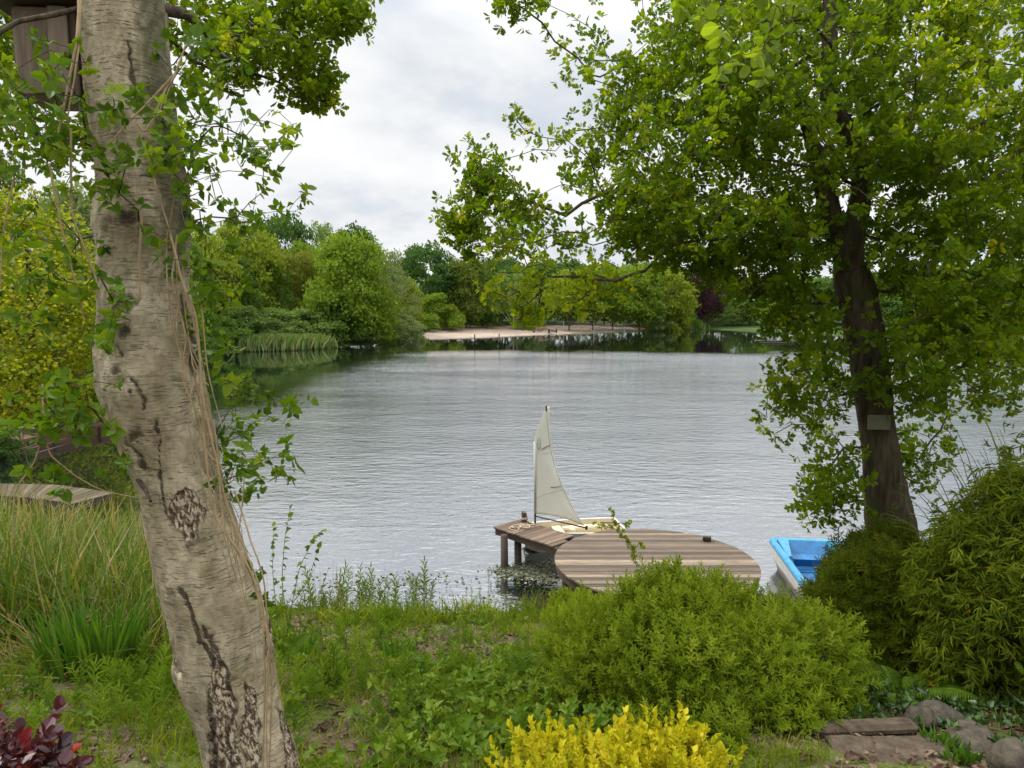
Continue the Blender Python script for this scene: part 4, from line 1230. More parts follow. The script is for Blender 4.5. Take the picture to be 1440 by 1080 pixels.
# ------------------------------------------------------------------ left walkway, timber bank, far jetties
def build_left():
    rng = np.random.default_rng(41)
    z = .50
    far = [onz(-120, 682, z), onz(0, 680, z), onz(80, 681.5, z), onz(162, 693, z)]
    near = [onz(-120, 694, z), onz(0, 697, z), onz(52, 700.5, z), onz(101, 708.5, z)]
    root = empty('walkway', (near[2][0], near[2][1], 0), 'low weathered grey walkway with mossy boards, ending in the reeds on the left', 'walkway')
    F = np.array(far); Nn = np.array(near); mb = MB(); n = 26
    tt = np.linspace(0, 3, n + 1)
    ip = lambda A, t: np.array([np.interp(t, range(4), A[:, k]) for k in range(3)])
    for i in range(n):
        a0, a1 = ip(Nn, tt[i]), ip(Nn, tt[i + 1] - .008); b0, b1 = ip(F, tt[i]), ip(F, tt[i + 1] - .008)
        T = [a0, a1, b1, b0]; dz = rng.normal() * .004
        V = np.array([[p[0], p[1], z - .035 + dz] for p in T] + [[p[0], p[1], z + dz] for p in T])
        mb.faces(V, [[3, 2, 1, 0], [4, 5, 6, 7], [0, 1, 5, 4], [1, 2, 6, 5], [2, 3, 7, 6], [3, 0, 4, 7]], float(rng.random()))
    mb.build('deck_surface', M['mossboard'], root)
    for k in range(3):
        b = MB(); p0 = Nn[k]; p1 = Nn[k + 1]; c = (p0 + p1) / 2; dd = p1 - p0
        b.box([c[0], c[1] + .05, z - .12], (np.linalg.norm(dd[:2]) / 2, .03, .08), math.atan2(dd[1], dd[0]), .5); b.build('beam', M['darkwood'], root)
    p0, p1 = Nn[3], F[3]; c = (p0 + p1) / 2; dd = p1 - p0
    b = MB(); b.box([c[0] - .05, c[1], z - .12], (np.linalg.norm(dd[:2]) / 2 - .05, .03, .08), math.atan2(dd[1], dd[0]), .5); b.build('beam', M['darkwood'], root)
    for t in (.3, 1.2, 2.1, 2.9):
        p = ip(Nn, t); b = MB(); b.tube([[p[0], p[1] + .14, -1], [p[0], p[1] + .14, z - .042]], .06, 8); b.build('post', M['darkwood'], root)
    # brown timber edge of the left bank
    P0, P1 = onz(28, 633, .05), onz(150, 607, .05); dd = P1 - P0; c = (P0 + P1) / 2; a = math.atan2(dd[1], dd[0]); L = np.linalg.norm(dd[:2])
    root = empty('timber_bank_edge', (c[0], c[1], 0), 'brown timber edging of the bank across the dark inlet on the left', 'bank edging')
    b = MB(); b.box([c[0], c[1], .18], (L / 2 + 1.5, .06, .22), a, .4, 0, .01); b.build('wale_board', M['brownwood'], root)
    b = MB(); b.box([c[0] - .35 * math.sin(a) * 1, c[1] + .35 * math.cos(a), .43], (L / 2 + 1.5, .40, .03), a, .8, 0, .01); b.build('cap_board', M['brownwood'], root)
    for k in range(4):
        q = P0 + dd * (.1 + .27 * k); b = MB(); b.tube([[q[0] + .09, q[1] - .09, -1], [q[0] + .09, q[1] - .09, .34]], .07, 8); b.build('post', M['darkwood'], root)
    # small landing by the far reeds
    p = onz(338, 488, .5)
    root = empty('landing', (p[0], p[1], 0), 'tiny dark timber landing at the left end of the far reeds', 'landing')
    b = MB(); b.box([p[0], p[1], .45], (1.6, 1.0, .06), .3, .5, 0, .01); b.build('deck_surface', M['mossboard'], root)
    b = MB(); b.box([p[0], p[1] - .9, .1], (1.5, .06, .3), .3, .3); b.build('wale_board', M['darkwood'], root)
    p = onz(1090, 478.5, .35)
    root = empty('floating_pontoon', (p[0], p[1], 0), 'thin grey floating pontoon far out on the right of the lake', 'pontoon')
    b = MB(); b.box([p[0], p[1], .28], (3.2, .9, .07), 0, .7, 0, .02); b.build('deck_surface', M['mossboard'], root)
    for s_ in (-1, 1):
        b = MB(); b.tube([[p[0] - 3, p[1] + s_ * .55, .02], [p[0] + 3, p[1] + s_ * .55, .02]], .18, 8); b.build('float', M['metal'], root)
build_left()

# ------------------------------------------------------------------ things on the beach
def build_beach():
    # bench
    p = on_ground(674, 456.5); z = p[2]
    root = empty('park_bench', p, 'small pale wooden bench at the top of the sandy beach', 'bench', rz=0)
    b = MB(); b.box([p[0], p[1], z + .5], (1.3, .28, .06), 0, .9, 0, .01); b.build('seat', M['mossboard'], root)
    b = MB(); b.box([p[0], p[1] + .32, z + .85], (1.3, .05, .16), 0, .7, 0, .01); b.build('backrest', M['mossboard'], root)
    for s_ in (-1, 1):
        b = MB(); b.box([p[0] + s_ * 1.0, p[1], z + .2], (.07, .25, .24), 0, .4, 0, .01); b.build('leg', M['darkwood'], root)
    # bathing-zone stakes at the water line
    for (u, v, lab, c) in ((667.5, 474, 'left one of two dark stakes standing in the water off the beach', 'tyre'), (702, 474, 'right one of two dark stakes standing in the water off the beach', 'brownwood')):
        q = onz(u, 477 if u < 690 else 475.5, 0.0)
        b = MB(); b.tube([[q[0], q[1], -.8], [q[0], q[1], .72], [q[0], q[1], .95]], [.10, .10, .13], 8)
        tag(b.build('stake', M[c], origin=(q[0], q[1], 0)), lab, 'stake', 'stakes off the beach')
    # boat trailer lying on the sand
    c = on_ground(766, 468.5); px = c[1] / FPX
    X = lambda u: (u - 720) / FPX * (c[1] * CP + 4)
    zg = lambda x: gz1(x, c[1])
    root = empty('boat_trailer', c, 'rusty boat trailer with small wheels parked on the sand', 'trailer')
    def part(name, f, m): b = MB(); f(b); return b.build(name, M[m], root)
    xa, xb, xc, xd = X(750), X(759), X(771), X(781)
    z0 = max(zg(xa), zg(xd))
    part('drawbar', lambda b: b.tube([[xb, c[1], z0 + 1.25], [(xb + xc) / 2, c[1], z0 + 1.15], [xc, c[1] - .3, z0 + .75], [xd, c[1] - .4, z0 + .45]], .13, 6), 'rust')
    part('axle', lambda b: b.tube([[xa, c[1], z0 + .55], [xb, c[1], z0 + .6]], .11, 6), 'rust')
    part('winch_box', lambda b: b.box([xb, c[1], z0 + .75], (.55, .4, .55), .2, .5, 0, .08), 'rust')
    part('winch_post', lambda b: b.tube([[xb - .35, c[1], z0 + .5], [xb - .4, c[1], z0 + 2.1]], .07, 6), 'rust')
    part('cross_bar', lambda b: b.tube([[xc, c[1] - .9, z0 + .55], [xc, c[1] + .9, z0 + .6]], .14, 6), 'rust')
    part('keel_rest', lambda b: b.box([(xc + xd) / 2 + .2, c[1] - .3, z0 + .28], (.75, .3, .16), 0, .5, 0, .05), 'rust')
    for (x, y_) in ((xa, c[1] - .1), (xd, c[1] - .2), (xc, c[1] - .95), (xc, c[1] + .95)):
        def wh(b, x=x, y_=y_):
            a = np.arange(17) * 2 * math.pi / 16
            b.tube([[x + .12 * 0 + .0, y_ + .42 * math.cos(t), z0 + .40 + .42 * math.sin(t)] for t in a], .15, 6)
        w_ = part('wheel', wh, 'tyre')
        b = MB(); b.tube([[x - .1, y_, z0 + .4], [x + .1, y_, z0 + .4]], .22, 10); b.build('rim', M['metal'], w_)
    # fence behind the beach: posts and wire
    f0, f1 = on_ground(752, 455), on_ground(793, 455); y_ = 178.0
    root = empty('wire_fence', (X(772), y_, gz1(X(772), y_)), 'tall pale-posted wire fence on the grass behind the beach', 'fence')
    sX = lambda u: (u - 720) / FPX * (y_ * CP + .5)
    us = [752, 792.5, 835, 878]
    for u in us:
        x = sX(u); zz = gz1(x, y_); b = MB(); b.tube([[x, y_, zz - .2], [x, y_, zz + 2.6]], .09, 6); b.build('post', M['fence'], root)
    b = MB()
    for h in (.7, 1.3, 1.9, 2.45):
        b.tube([[sX(u), y_, gz1(sX(u), y_) + h] for u in us], .018, 4)
    b.build('wire', M['fence'], root)
    q = on_ground(884.5, 458); zz = q[2]
    root = empty('information_board', q, 'small blue board on a post at the right end of the beach', 'sign')
    b = MB(); b.box([q[0], q[1], zz + 1.6], (.62, .05, .95), 0, .5, 0, .03); b.build('panel', M['bluesign'], root)
    b = MB(); b.tube([[q[0], q[1] + .12, zz - .2], [q[0], q[1] + .12, zz + 2.2]], .06, 8); b.build('post', M['fence'], root)
build_beach()
print('lakeside', round(time.time() - T0, 1))
# ------------------------------------------------------------------ birch trunk in the foreground
BY = 3.4
BL = [(-220, 108), (-150, 110), (0, 120), (60, 125), (130, 128), (200, 138), (250, 145), (300, 144), (350, 143), (400, 146), (450, 149), (500, 145), (540, 149), (580, 160), (620, 175), (660, 190), (700, 205), (780, 221),
      (820, 231), (860, 242), (900, 251), (940, 254), (980, 271), (1020, 284), (1060, 293), (1100, 298), (1180, 296)]
BR = [(-220, 205), (-150, 215), (0, 231), (60, 233), (130, 240), (200, 250), (250, 258), (300, 262), (350, 262), (400, 257), (450, 265), (500, 272), (540, 282), (580, 290), (620, 298), (660, 305), (700, 318), (780, 345),
      (820, 358), (860, 368), (900, 375), (940, 380), (980, 388), (1020, 397), (1060, 412), (1100, 420), (1180, 440)]
def b_edge(T, v): a = np.array(T, float); return np.interp(v, a[:, 0], a[:, 1])
def b_centre(v):
    l, r = at(b_edge(BL, v), v, BY), at(b_edge(BR, v), v, BY)
    return (l + r) / 2, np.linalg.norm(r - l) / 2

def build_birch():
    vs = np.arange(-220, 1150, 2.6); na = 176
    cen = np.array([b_centre(v)[0] for v in vs]); rad = np.array([b_centre(v)[1] for v in vs])
    k = np.ones(9) / 9
    a = np.arange(na) * 2 * math.pi / na          # a=0 at the back
    dirs = np.stack([np.sin(a), np.cos(a), np.zeros(na)], -1)
    V = cen[:, None] + rad[:, None, None] * dirs[None]
    U, Vv = project(V)
    front = np.cos(a)[None, :] < .25
    A2 = np.broadcast_to(a[None], U.shape); H = np.broadcast_to(vs[:, None] * .0035, U.shape)
    # low swellings (periodic in angle through cos/sin)
    cs, sn = np.cos(a)[None], np.sin(a)[None]
    d = (fbm(cs * 1.3 + 11, H * 1.8 + sn * 1.3) - .5) * .050 + (fbm(cs * 4 + 3, H * 7 + sn * 4) - .5) * .020 + (fbm(cs * 11 + 3, H * 19 + sn * 11, 3) - .5) * .013
    rough = np.zeros(U.shape); dark = np.zeros(U.shape); moss = np.zeros(U.shape)
    wu = U + (fbm(U * .06, Vv * .05) - .5) * 16; wv = Vv + (fbm(U * .06 + 9, Vv * .05 + 4) - .5) * 16
    def patch(poly, soft=5.0):
        inside = inpoly(wu, wv, poly); dd = polydist(wu, wv, poly, True)
        return np.where(front, np.where(inside, .5 + np.minimum(dd / soft, 1) * .5, np.maximum(.5 - dd / soft, 0)), 0), inside, dd
    for poly in ([(237, 716), (250, 690), (264, 684), (279, 700), (290, 719), (282, 744), (270, 766), (254, 742)],
                 [(297, 912), (312, 935), (333, 991), (335, 1040), (334, 1160), (303, 1160), (296, 1000)],
                 [(347, 955), (364, 975), (368, 1160), (340, 1160), (342, 1000)],
                 [(385, 990), (403, 1020), (425, 1100), (430, 1160), (392, 1160), (396, 1060)],
                 [(373, 868), (381, 872), (380, 930), (370, 918)]):
        m_, ins, dd = patch(poly)
        rough = np.maximum(rough, m_)
        d -= np.where(front & ins, np.minimum(dd / 6, 1) * .004, 0)
        rim = np.exp(-((dd - 1.0) / 2.4) ** 2) * front
        dark = np.maximum(dark, rim * .42); d += rim * .004
    for line, w_, s_ in (([(257, 822), (266, 858), (276, 884), (290, 905), (298, 930)], 4.0, .95), ([(285, 880), (293, 895), (300, 893), (303, 915), (318, 948), (330, 985)], 3.2, .95),
                    ([(223, 590), (224, 625), (222, 660), (228, 690), (236, 720)], 2.2, .8), ([(186, 535), (196, 545), (204, 572)], 4, .85), ([(181, 618), (196, 632), (204, 640)], 4, .8),
                    ([(184, 60), (183, 95), (186, 120)], 3, .9), ([(257, 415), (258, 455), (264, 480)], 4.5, .9), ([(298, 982), (301, 1030), (305, 1100)], 3.5, .9),
                    ([(150, 455), (158, 480), (172, 500)], 4, .8), ([(244, 905), (252, 930), (258, 945)], 3, .6), ([(330, 1000), (322, 1040), (326, 1100)], 2.5, .8)):
        dd = polydist(wu, wv, line); g_ = np.exp(-(dd / w_) ** 2) * front
        dark = np.maximum(dark, g_ * s_); d -= g_ * .008; d += np.exp(-((dd - 2.2 * w_) / (1.4 * w_)) ** 2) * front * .004
    for (u, v, ru, rv, bump, dk) in ((177, 307, 31, 17, .034, 1), (181, 425, 21, 20, .042, 1), (177, 466, 14, 15, .028, 1), (197, 612, 18, 17, .028, .8), (202, 650, 11, 13, .010, .95),
                                     (270, 513, 13, 27, .028, 1), (246, 833, 12, 13, .022, .55), (258, 940, 10, 22, .022, .3), (372, 880, 8, 16, .012, .8), (175, 540, 22, 22, .030, .25), (166, 520, 12, 9, .012, .7),
                                     (213, 720, 7, 7, .006, .5), (240, 702, 9, 14, .006, .4), (186, 548, 6, 6, .004, .7), (210, 590, 8, 4, 0, .6), (400, 1050, 14, 26, .03, .2), (308, 660, 9, 18, .018, .6), (356, 842, 8, 12, .01, .35)):
        q = np.sqrt(((U - u) / ru) ** 2 + ((Vv - v) / rv) ** 2)
        d += bump * np.exp(-(q / 1.25) ** 2) * front - bump * .9 * np.exp(-(q / .55) ** 2) * front
        dark = np.maximum(dark, dk * np.exp(-(q / .72) ** 2.5) * front)
    moss = np.where(front, np.exp(-((U - (b_edge(BR, Vv) - 16)) / 34) ** 2) * (1 - sstep(320, 440, Vv)) * 1.0, 0)  # upper right flank: leaf shade painted in along with moss
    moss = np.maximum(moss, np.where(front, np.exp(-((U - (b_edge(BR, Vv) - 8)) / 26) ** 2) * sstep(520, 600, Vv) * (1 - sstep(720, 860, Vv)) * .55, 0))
    d += .04 * np.exp(-((vs - 1160) / 45) ** 2)[:, None] * (.6 + .4 * np.cos(a * 4))[None]
    P = V + d[..., None] * dirs[None]
    mb = MB(); L, S = grid_faces(len(vs), na, True); L = L.reshape(-1, 4)[:, ::-1].ravel()
    mb.add(P.reshape(-1, 3), L, S)
    arc = np.concatenate([[0], np.cumsum(np.linalg.norm(np.diff(cen, axis=0), axis=1))])
    wrap = np.abs(a - math.pi)[None]          # mirrored so there is no seam in front
    mb.extra['buv'] = np.stack([((a - math.pi)[None] * .21 * np.ones((len(vs), 1))).ravel(), np.repeat(arc, na), np.zeros(len(vs) * na)], -1)
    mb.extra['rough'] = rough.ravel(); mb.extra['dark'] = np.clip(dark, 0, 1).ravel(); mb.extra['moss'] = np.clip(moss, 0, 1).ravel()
    base = b_centre(1100)[0]
    root = empty('birch_tree', (base[0], base[1], gz1(base[0], base[1])), 'pale birch leaning left in the foreground, its bark cracked into dark diamonds', 'tree')
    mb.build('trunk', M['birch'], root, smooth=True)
    def limb(pts, r0, r1):
        lb = MB()
        q = np.array([at(*p) for p in pts]); t = np.linspace(0, len(q) - 1, len(q) * 4)
        q = np.stack([np.interp(t, range(len(q)), q[:, k]) for k in range(3)], -1)
        lb.tube(q, np.linspace(r0, r1, len(q)), 9, cap=False)
        lb.build('limb', M['twig'], root, smooth=True)
    # upper stems above the frame, and short dead limbs
    limb([(165, -200, 3.4), (130, -330, 3.5), (90, -520, 3.7), (40, -800, 4.0)], .17, .06)
    limb([(168, -190, 3.4), (210, -340, 3.6), (290, -560, 4.0), (340, -760, 4.3)], .13, .04)
    limb([(225, 12, 3.45), (262, 20, 3.6), (290, 44, 3.8), (300, 72, 4.0), (325, 84, 4.2)], .032, .008)
    limb([(120, 10, 3.3), (70, 22, 3.15), (25, 30, 3.1), (-10, 52, 3.0), (-40, 90, 3.0)], .013, .008)
    limb([(184, 660, 3.32), (205, 690, 3.1), (212, 705, 3.02)], .012, .006)
    # own crown above the picture: leaves on hanging twigs
    rng = np.random.default_rng(3)
    n = 900
    att = np.column_stack([rng.normal(-2.0, 1.5, n), rng.normal(4.0, 1.1, n), rng.uniform(8.2, 12.5, n)])
    return root
birch = build_birch()

def build_nest_box():
    c = at(80, 80, 3.42); h = .17
    root = empty('nest_box', c - np.array([0, 0, .2]), 'weathered brown wooden nest box with a dark lid, fixed high on the birch', 'nest box')
    b = MB(); b.box(c + np.array([0, .02, -.01]), (.135, .12, .195), .12, .5, 0, .006); b.build('body', M['boxwood'], root)
    b = MB()
    for k in (-1, 0, 1):
        b.box(c + np.array([.088 * k + .0, -.105 + .012 * k * -1, -.01]), (.043, .008, .190), .12, .2 + .3 * (k + 1) / 2, 0, .004)
    b.build('front_board', M['boxwood'], root)
    b = MB(); b.box(c + np.array([-.02, -.02, .205]), (.20, .19, .014), .12, .2, 0, .004); b.build('lid', M['darkwood'], root)
    b = MB(); b.box(c + np.array([.155, .03, 0]), (.02, .03, .26), .12, .2, 0, .004); b.build('batten', M['darkwood'], root)
build_nest_box()

# ------------------------------------------------------------------ climber on the birch
def leafy(att_list, rng, per=1):
    P = []
    for (u, v, Y, ru, rv, n) in att_list:
        q = rng.normal(size=(n, 3)) * .5
        for k in range(n):
            P.append(at(u + q[k, 0] * ru, v + q[k, 1] * rv, Y + q[k, 2] * .35))
    return np.array(P)

def build_climber():
    rng = np.random.default_rng(51)
    root = empty('climbing_vine', b_centre(1090)[0] + np.array([.3, -.1, 0]), 'green leafy climber with hanging dry stems wound round the birch trunk', 'climber')
    wd = MB(); lf = MB(); ds = MB()
    def along(pts): return np.array([at(*p) for p in pts])
    right = along([(b_edge(BR, v) - 20, v, 3.42) for v in (1100, 1000, 900, 800, 700, 620, 540, 470, 380, 300, 200, 100, 0, -150)]) if 1 else along([(425, 1090, 3.32), (392, 980, 3.25), (380, 900, 3.2), (356, 800, 3.2), (328, 700, 3.2), (304, 620, 3.2), (286, 540, 3.2), (274, 470, 3.2), (266, 380, 3.2), (262, 300, 3.2), (248, 200, 3.2), (236, 100, 3.2), (232, 0, 3.2), (225, -150, 3.2)])
    left = along([(b_edge(BL, v) + 22, v, 3.42) for v in (950, 820, 690, 610, 520, 430, 330, 220, 100, -20)]) if 1 else along([(300, 1120, 3.15), (250, 950, 3.12), (222, 820, 3.12), (190, 690, 3.12), (160, 610, 3.12), (148, 520, 3.12), (150, 430, 3.12), (146, 330, 3.12), (140, 220, 3.12), (128, 100, 3.12), (118, -20, 3.12)])
    R_att = leafy([(290, 150, 3.5, 60, 90, 26), (330, 200, 3.7, 80, 70, 30), (260, 110, 3.3, 40, 80, 18), (250, 230, 3.2, 40, 80, 26), (300, 280, 3.5, 60, 50, 18), (370, 215, 3.9, 40, 40, 14), (400, 180, 4.0, 30, 20, 6), (225, 170, 3.1, 36, 70, 16),
                   (425, 275, 4.0, 14, 10, 4), (390, 300, 3.9, 30, 14, 8), (340, 310, 3.7, 40, 20, 10),
                   (270, 360, 3.3, 36, 40, 14), (300, 400, 3.4, 40, 40, 14), (275, 450, 3.3, 22, 50, 8), (310, 500, 3.4, 26, 40, 10), (340, 555, 3.5, 40, 40, 16), (390, 570, 3.6, 34, 20, 9),
                   (335, 620, 3.5, 40, 40, 14), (390, 650, 3.6, 30, 24, 10), (350, 690, 3.5, 30, 30, 8), (320, 660, 3.3, 20, 40, 8),
                   (360, 840, 3.3, 16, 30, 5), (400, 920, 3.4, 20, 40, 6), (412, 1010, 3.4, 16, 40, 6)], rng)
    L_att = leafy([(40, 120, 3.0, 60, 60, 18), (90, 100, 3.0, 40, 40, 10), (60, 190, 3.1, 70, 50, 22), (110, 200, 3.1, 40, 40, 12), (20, 240, 3.0, 30, 50, 8), (90, 290, 3.1, 60, 60, 12), (30, 330, 3.0, 50, 40, 10),
                   (60, 400, 3.0, 70, 40, 14), (120, 370, 3.0, 40, 40, 10), (165, 440, 2.98, 16, 40, 11), (150, 480, 2.98, 14, 18, 6), (40, 450, 3.0, 50, 30, 7), (100, 540, 3.0, 50, 30, 14), (40, 590, 3.0, 60, 30, 16), (90, 600, 3.0, 50, 30, 12),
                   (150, 590, 3.0, 20, 20, 5), (80, 665, 3.0, 30, 14, 7), (165, 655, 3.05, 22, 12, 5), (175, 130, 3.08, 34, 40, 8), (190, 240, 3.08, 40, 40, 12), (190, 320, 3.08, 40, 40, 7), (150, 270, 3.05, 30, 60, 9)], rng)
    ros = [rosette_tpl(OVATE, 5, .048, 1.2, rng), rosette_tpl(HEART, 4, .050, 1.3, rng), rosette_tpl(OVATE, 4, .043, 1.1, rng)]
    for path, att in ((right, R_att), (left, L_att)):
        N, par, tip = grow(path, att, .25, .10, .008, .15, rng, sag=.06)
        r = radii(par, len(path), np.linspace(.012, .005, len(path)), .0016, 2.4)
        wood(wd, N, par, r, n_skip=len(path), sides=(4, 5, 6), thin=.003)
        wd.tube(path, np.linspace(.013, .006, len(path)), 7, cap=False)
        D = nrm(N[tip] - N[par[tip]] + rng.normal(size=(len(tip), 3)) * .05)
        for k in range(3):
            s_ = np.arange(len(tip)) % 3 == k
            for rep in range(1):
                n = s_.sum()
                Nn = np.array([0, -.45, .75]) + rng.normal(size=(n, 3)) * .5
                lf.inst(ros[k], N[tip][s_] + rng.normal(size=(n, 3)) * .012 * rep, frames(D[s_] + rng.normal(size=(n, 3)) * .3 * rep, Nn), .78 + .5 * rng.random(n), np.clip(rng.normal(.5, .25, n), 0, 1))
        # single leaves strewn along the twigs
        idx = rng.choice(np.arange(len(path), len(N)), int(len(tip) * 1.1))
        n = len(idx); D = rdir(n, rng) + np.array([0, -.2, -.3])
        lf.inst(OVATE, N[idx], frames(D, np.array([0, -.5, .8]) + rng.normal(size=(n, 3)) * .5), .028 + .028 * rng.random(n), np.clip(rng.normal(.5, .25, n), 0, 1))
    def strand(pts, r=.0045, wob=.012):
        q = np.array([at(*p) for p in pts]); t = np.linspace(0, len(q) - 1, len(q) * 9)
        q = np.stack([np.interp(t, range(len(q)), q[:, k]) for k in range(3)], -1)
        for it in range(6): q[1:-1] = (q[:-2] + 2 * q[1:-1] + q[2:]) / 4
        q += np.cumsum(rng.normal(size=q.shape), axis=0) * wob * .06
        ds.tube(q, np.linspace(r, r * .7, len(q)), 5, rng.random(), cap=False)
    Yf = 3.12
    for pts, r in (([(112, -40, Yf), (108, 60, 3.0), (88, 160, 3.0), (80, 200, 3.0)], .006), ([(118, -40, Yf), (110, 80, 3.0), (96, 170, 3.0)], .005), ([(250, 100, Yf), (222, 130, 3.1), (190, 160, 3.08), (150, 200, 3.05)], .005),
                   ([(240, 110, Yf), (205, 190, 3.08), (190, 170, 3.08), (210, 230, 3.08), (238, 320, 3.1)], .005), ([(270, 40, Yf), (250, 95, 3.1), (228, 150, 3.08), (204, 195, 3.08)], .004),
                   ([(240, 330, Yf), (258, 400, 3.1), (280, 480, 3.1), (286, 600, 3.1), (300, 720, 3.08), (340, 780, 3.08), (372, 850, 3.08), (374, 960, 3.1), (370, 1100, 3.1)], .0055),
                   ([(250, 380, Yf), (275, 440, 3.1), (284, 560, 3.1), (306, 660, 3.1), (310, 740, 3.08), (352, 800, 3.08), (378, 900, 3.1), (372, 1000, 3.1), (375, 1110, 3.1)], .005),
                   ([(300, 590, 3.15), (312, 690, 3.1), (340, 760, 3.1), (368, 830, 3.08), (384, 960, 3.1), (378, 1110, 3.1)], .005), ([(268, 380, 3.2), (282, 430, 3.15), (290, 520, 3.15), (312, 600, 3.15)], .004),
                   ([(330, 690, 3.2), (352, 760, 3.1), (372, 810, 3.1), (380, 900, 3.12), (402, 1000, 3.15)], .0045), ([(345, 640, 3.3), (340, 720, 3.2), (330, 800, 3.2)], .003), ([(286, 630, 3.1), (310, 655, 3.1), (345, 690, 3.2)], .003),
                   ([(60, 610, 2.9), (48, 650, 2.9), (20, 690, 2.9), (18, 780, 2.9)], .0035), ([(62, 612, 2.9), (72, 640, 2.9), (110, 670, 2.95), (150, 690, 3.0), (205, 700, 3.1)], .0035), ([(60, 540, 2.95), (64, 610, 2.9)], .005),
                   ([(20, 250, 2.9), (5, 320, 2.9), (2, 400, 2.9)], .004), ([(70, 230, 2.95), (90, 330, 2.95), (120, 450, 3.0)], .0045), ([(100, 180, 3.0), (100, 300, 3.0), (135, 390, 3.0), (140, 430, 3.0)], .005), ([(200, 300, 3.05), (196, 380, 3.05), (196, 420, 3.05)], .006)):
        strand(pts, r)
    for k in range(15):      # fine wisps hugging the right flank
        v0 = rng.uniform(250, 700); v1 = v0 + rng.uniform(90, 320)
        o1 = rng.normal() * 10; vv = np.linspace(v0, min(v1, 1080), 5)
        strand([(float(b_edge(BR, v)) - 6 + o1 + rng.normal() * 8, v, 3.14 + rng.normal() * .03) for v in vv], .0022 + .0018 * rng.random(), .02)
    wd.build('stem', M['twig'], root); lf.build('foliage', M['vine'], root); ds.build('dry_stem', M['straw'], root)
build_climber()
print('birch', round(time.time() - T0, 1))

# ------------------------------------------------------------------ big oak on the right
def poly_points(poly, n, rng, Yc, dY, edge_px=60):
    p = np.array(poly, float); lo_ = p.min(0); hi_ = p.max(0); out = []
    while len(out) < n:
        q = lo_ + rng.random((n * 2, 2)) * (hi_ - lo_)
        ok = inpoly(q[:, 0], q[:, 1], poly)
        for u, v in q[ok]:
            e = min(1.0, float(polydist(np.array([u]), np.array([v]), poly, True)[0]) / edge_px)
            y0 = Yc(u, v) if callable(Yc) else Yc
            out.append(at(u, v, y0 + rng.normal() * dY * (.25 + .75 * e)))
            if len(out) >= n: break
    return np.array(out)

def put_leaves(mb, N, par, tips, tpls, rng, per, spread, s0, s1, mean=.50, dev=.22, light=None):
    T = N[tips]; D0 = nrm(N[tips] - N[par[tips]])
    for k in range(per):
        off = rdir(len(T), rng) * (spread * rng.random((len(T), 1)) ** .6) * np.array([1, 1, .7])
        P = T + off
        D = nrm(D0 * .5 + off / max(spread, 1e-6) * .9 + rng.normal(size=P.shape) * .35 + np.array([0, 0, .05]))
        Nn = np.array([0, 0, 1.0]) + rng.normal(size=P.shape) * .35
        rnd = np.clip(rng.normal(mean, dev, len(P)), 0, 1)
        ch = rng.integers(0, len(tpls), len(P))
        for q in range(len(tpls)):
            s_ = ch == q
            mb.inst(tpls[q], P[s_], frames(D[s_], Nn[s_]), s0 + (s1 - s0) * rng.random(s_.sum()), rnd[s_])

def trunk_tube(mb, pts, n=28, amp=.02, flare=0.0, seed=0):
    """pts: (x,y,z,r) key points; lumpy ridged trunk"""
    q = np.array(pts, float); t = np.linspace(0, len(q) - 1, (len(q) - 1) * 14 + 1)
    q = np.stack([np.interp(t, range(len(q)), q[:, k]) for k in range(4)], -1)
    for it in range(8): q[1:-1] = (q[:-2] + 2 * q[1:-1] + q[2:]) / 4
    a = np.arange(n) * 2 * math.pi / n
    T = nrm(np.gradient(q[:, :3], axis=0))
    X = nrm(np.cross(T, np.array([0, 1.0, .01]))); Yv = np.cross(T, X)
    H = np.arange(len(q))[:, None] * .12
    rr = q[:, 3:4] * (1 + (fbm(np.cos(a)[None] * 2.2 + seed, np.sin(a)[None] * 2.2 + H) - .5) * .35) + (fbm(np.cos(a)[None] * 9 + seed, np.sin(a)[None] * 9 + H * 1.5, 2) - .5) * amp
    V = q[:, None, :3] + rr[..., None] * (np.cos(a)[None, :, None] * X[:, None] + np.sin(a)[None, :, None] * Yv[:, None])
    L, S = grid_faces(len(q), n, True)
    mb.add(V.reshape(-1, 3), L, S)
    return q

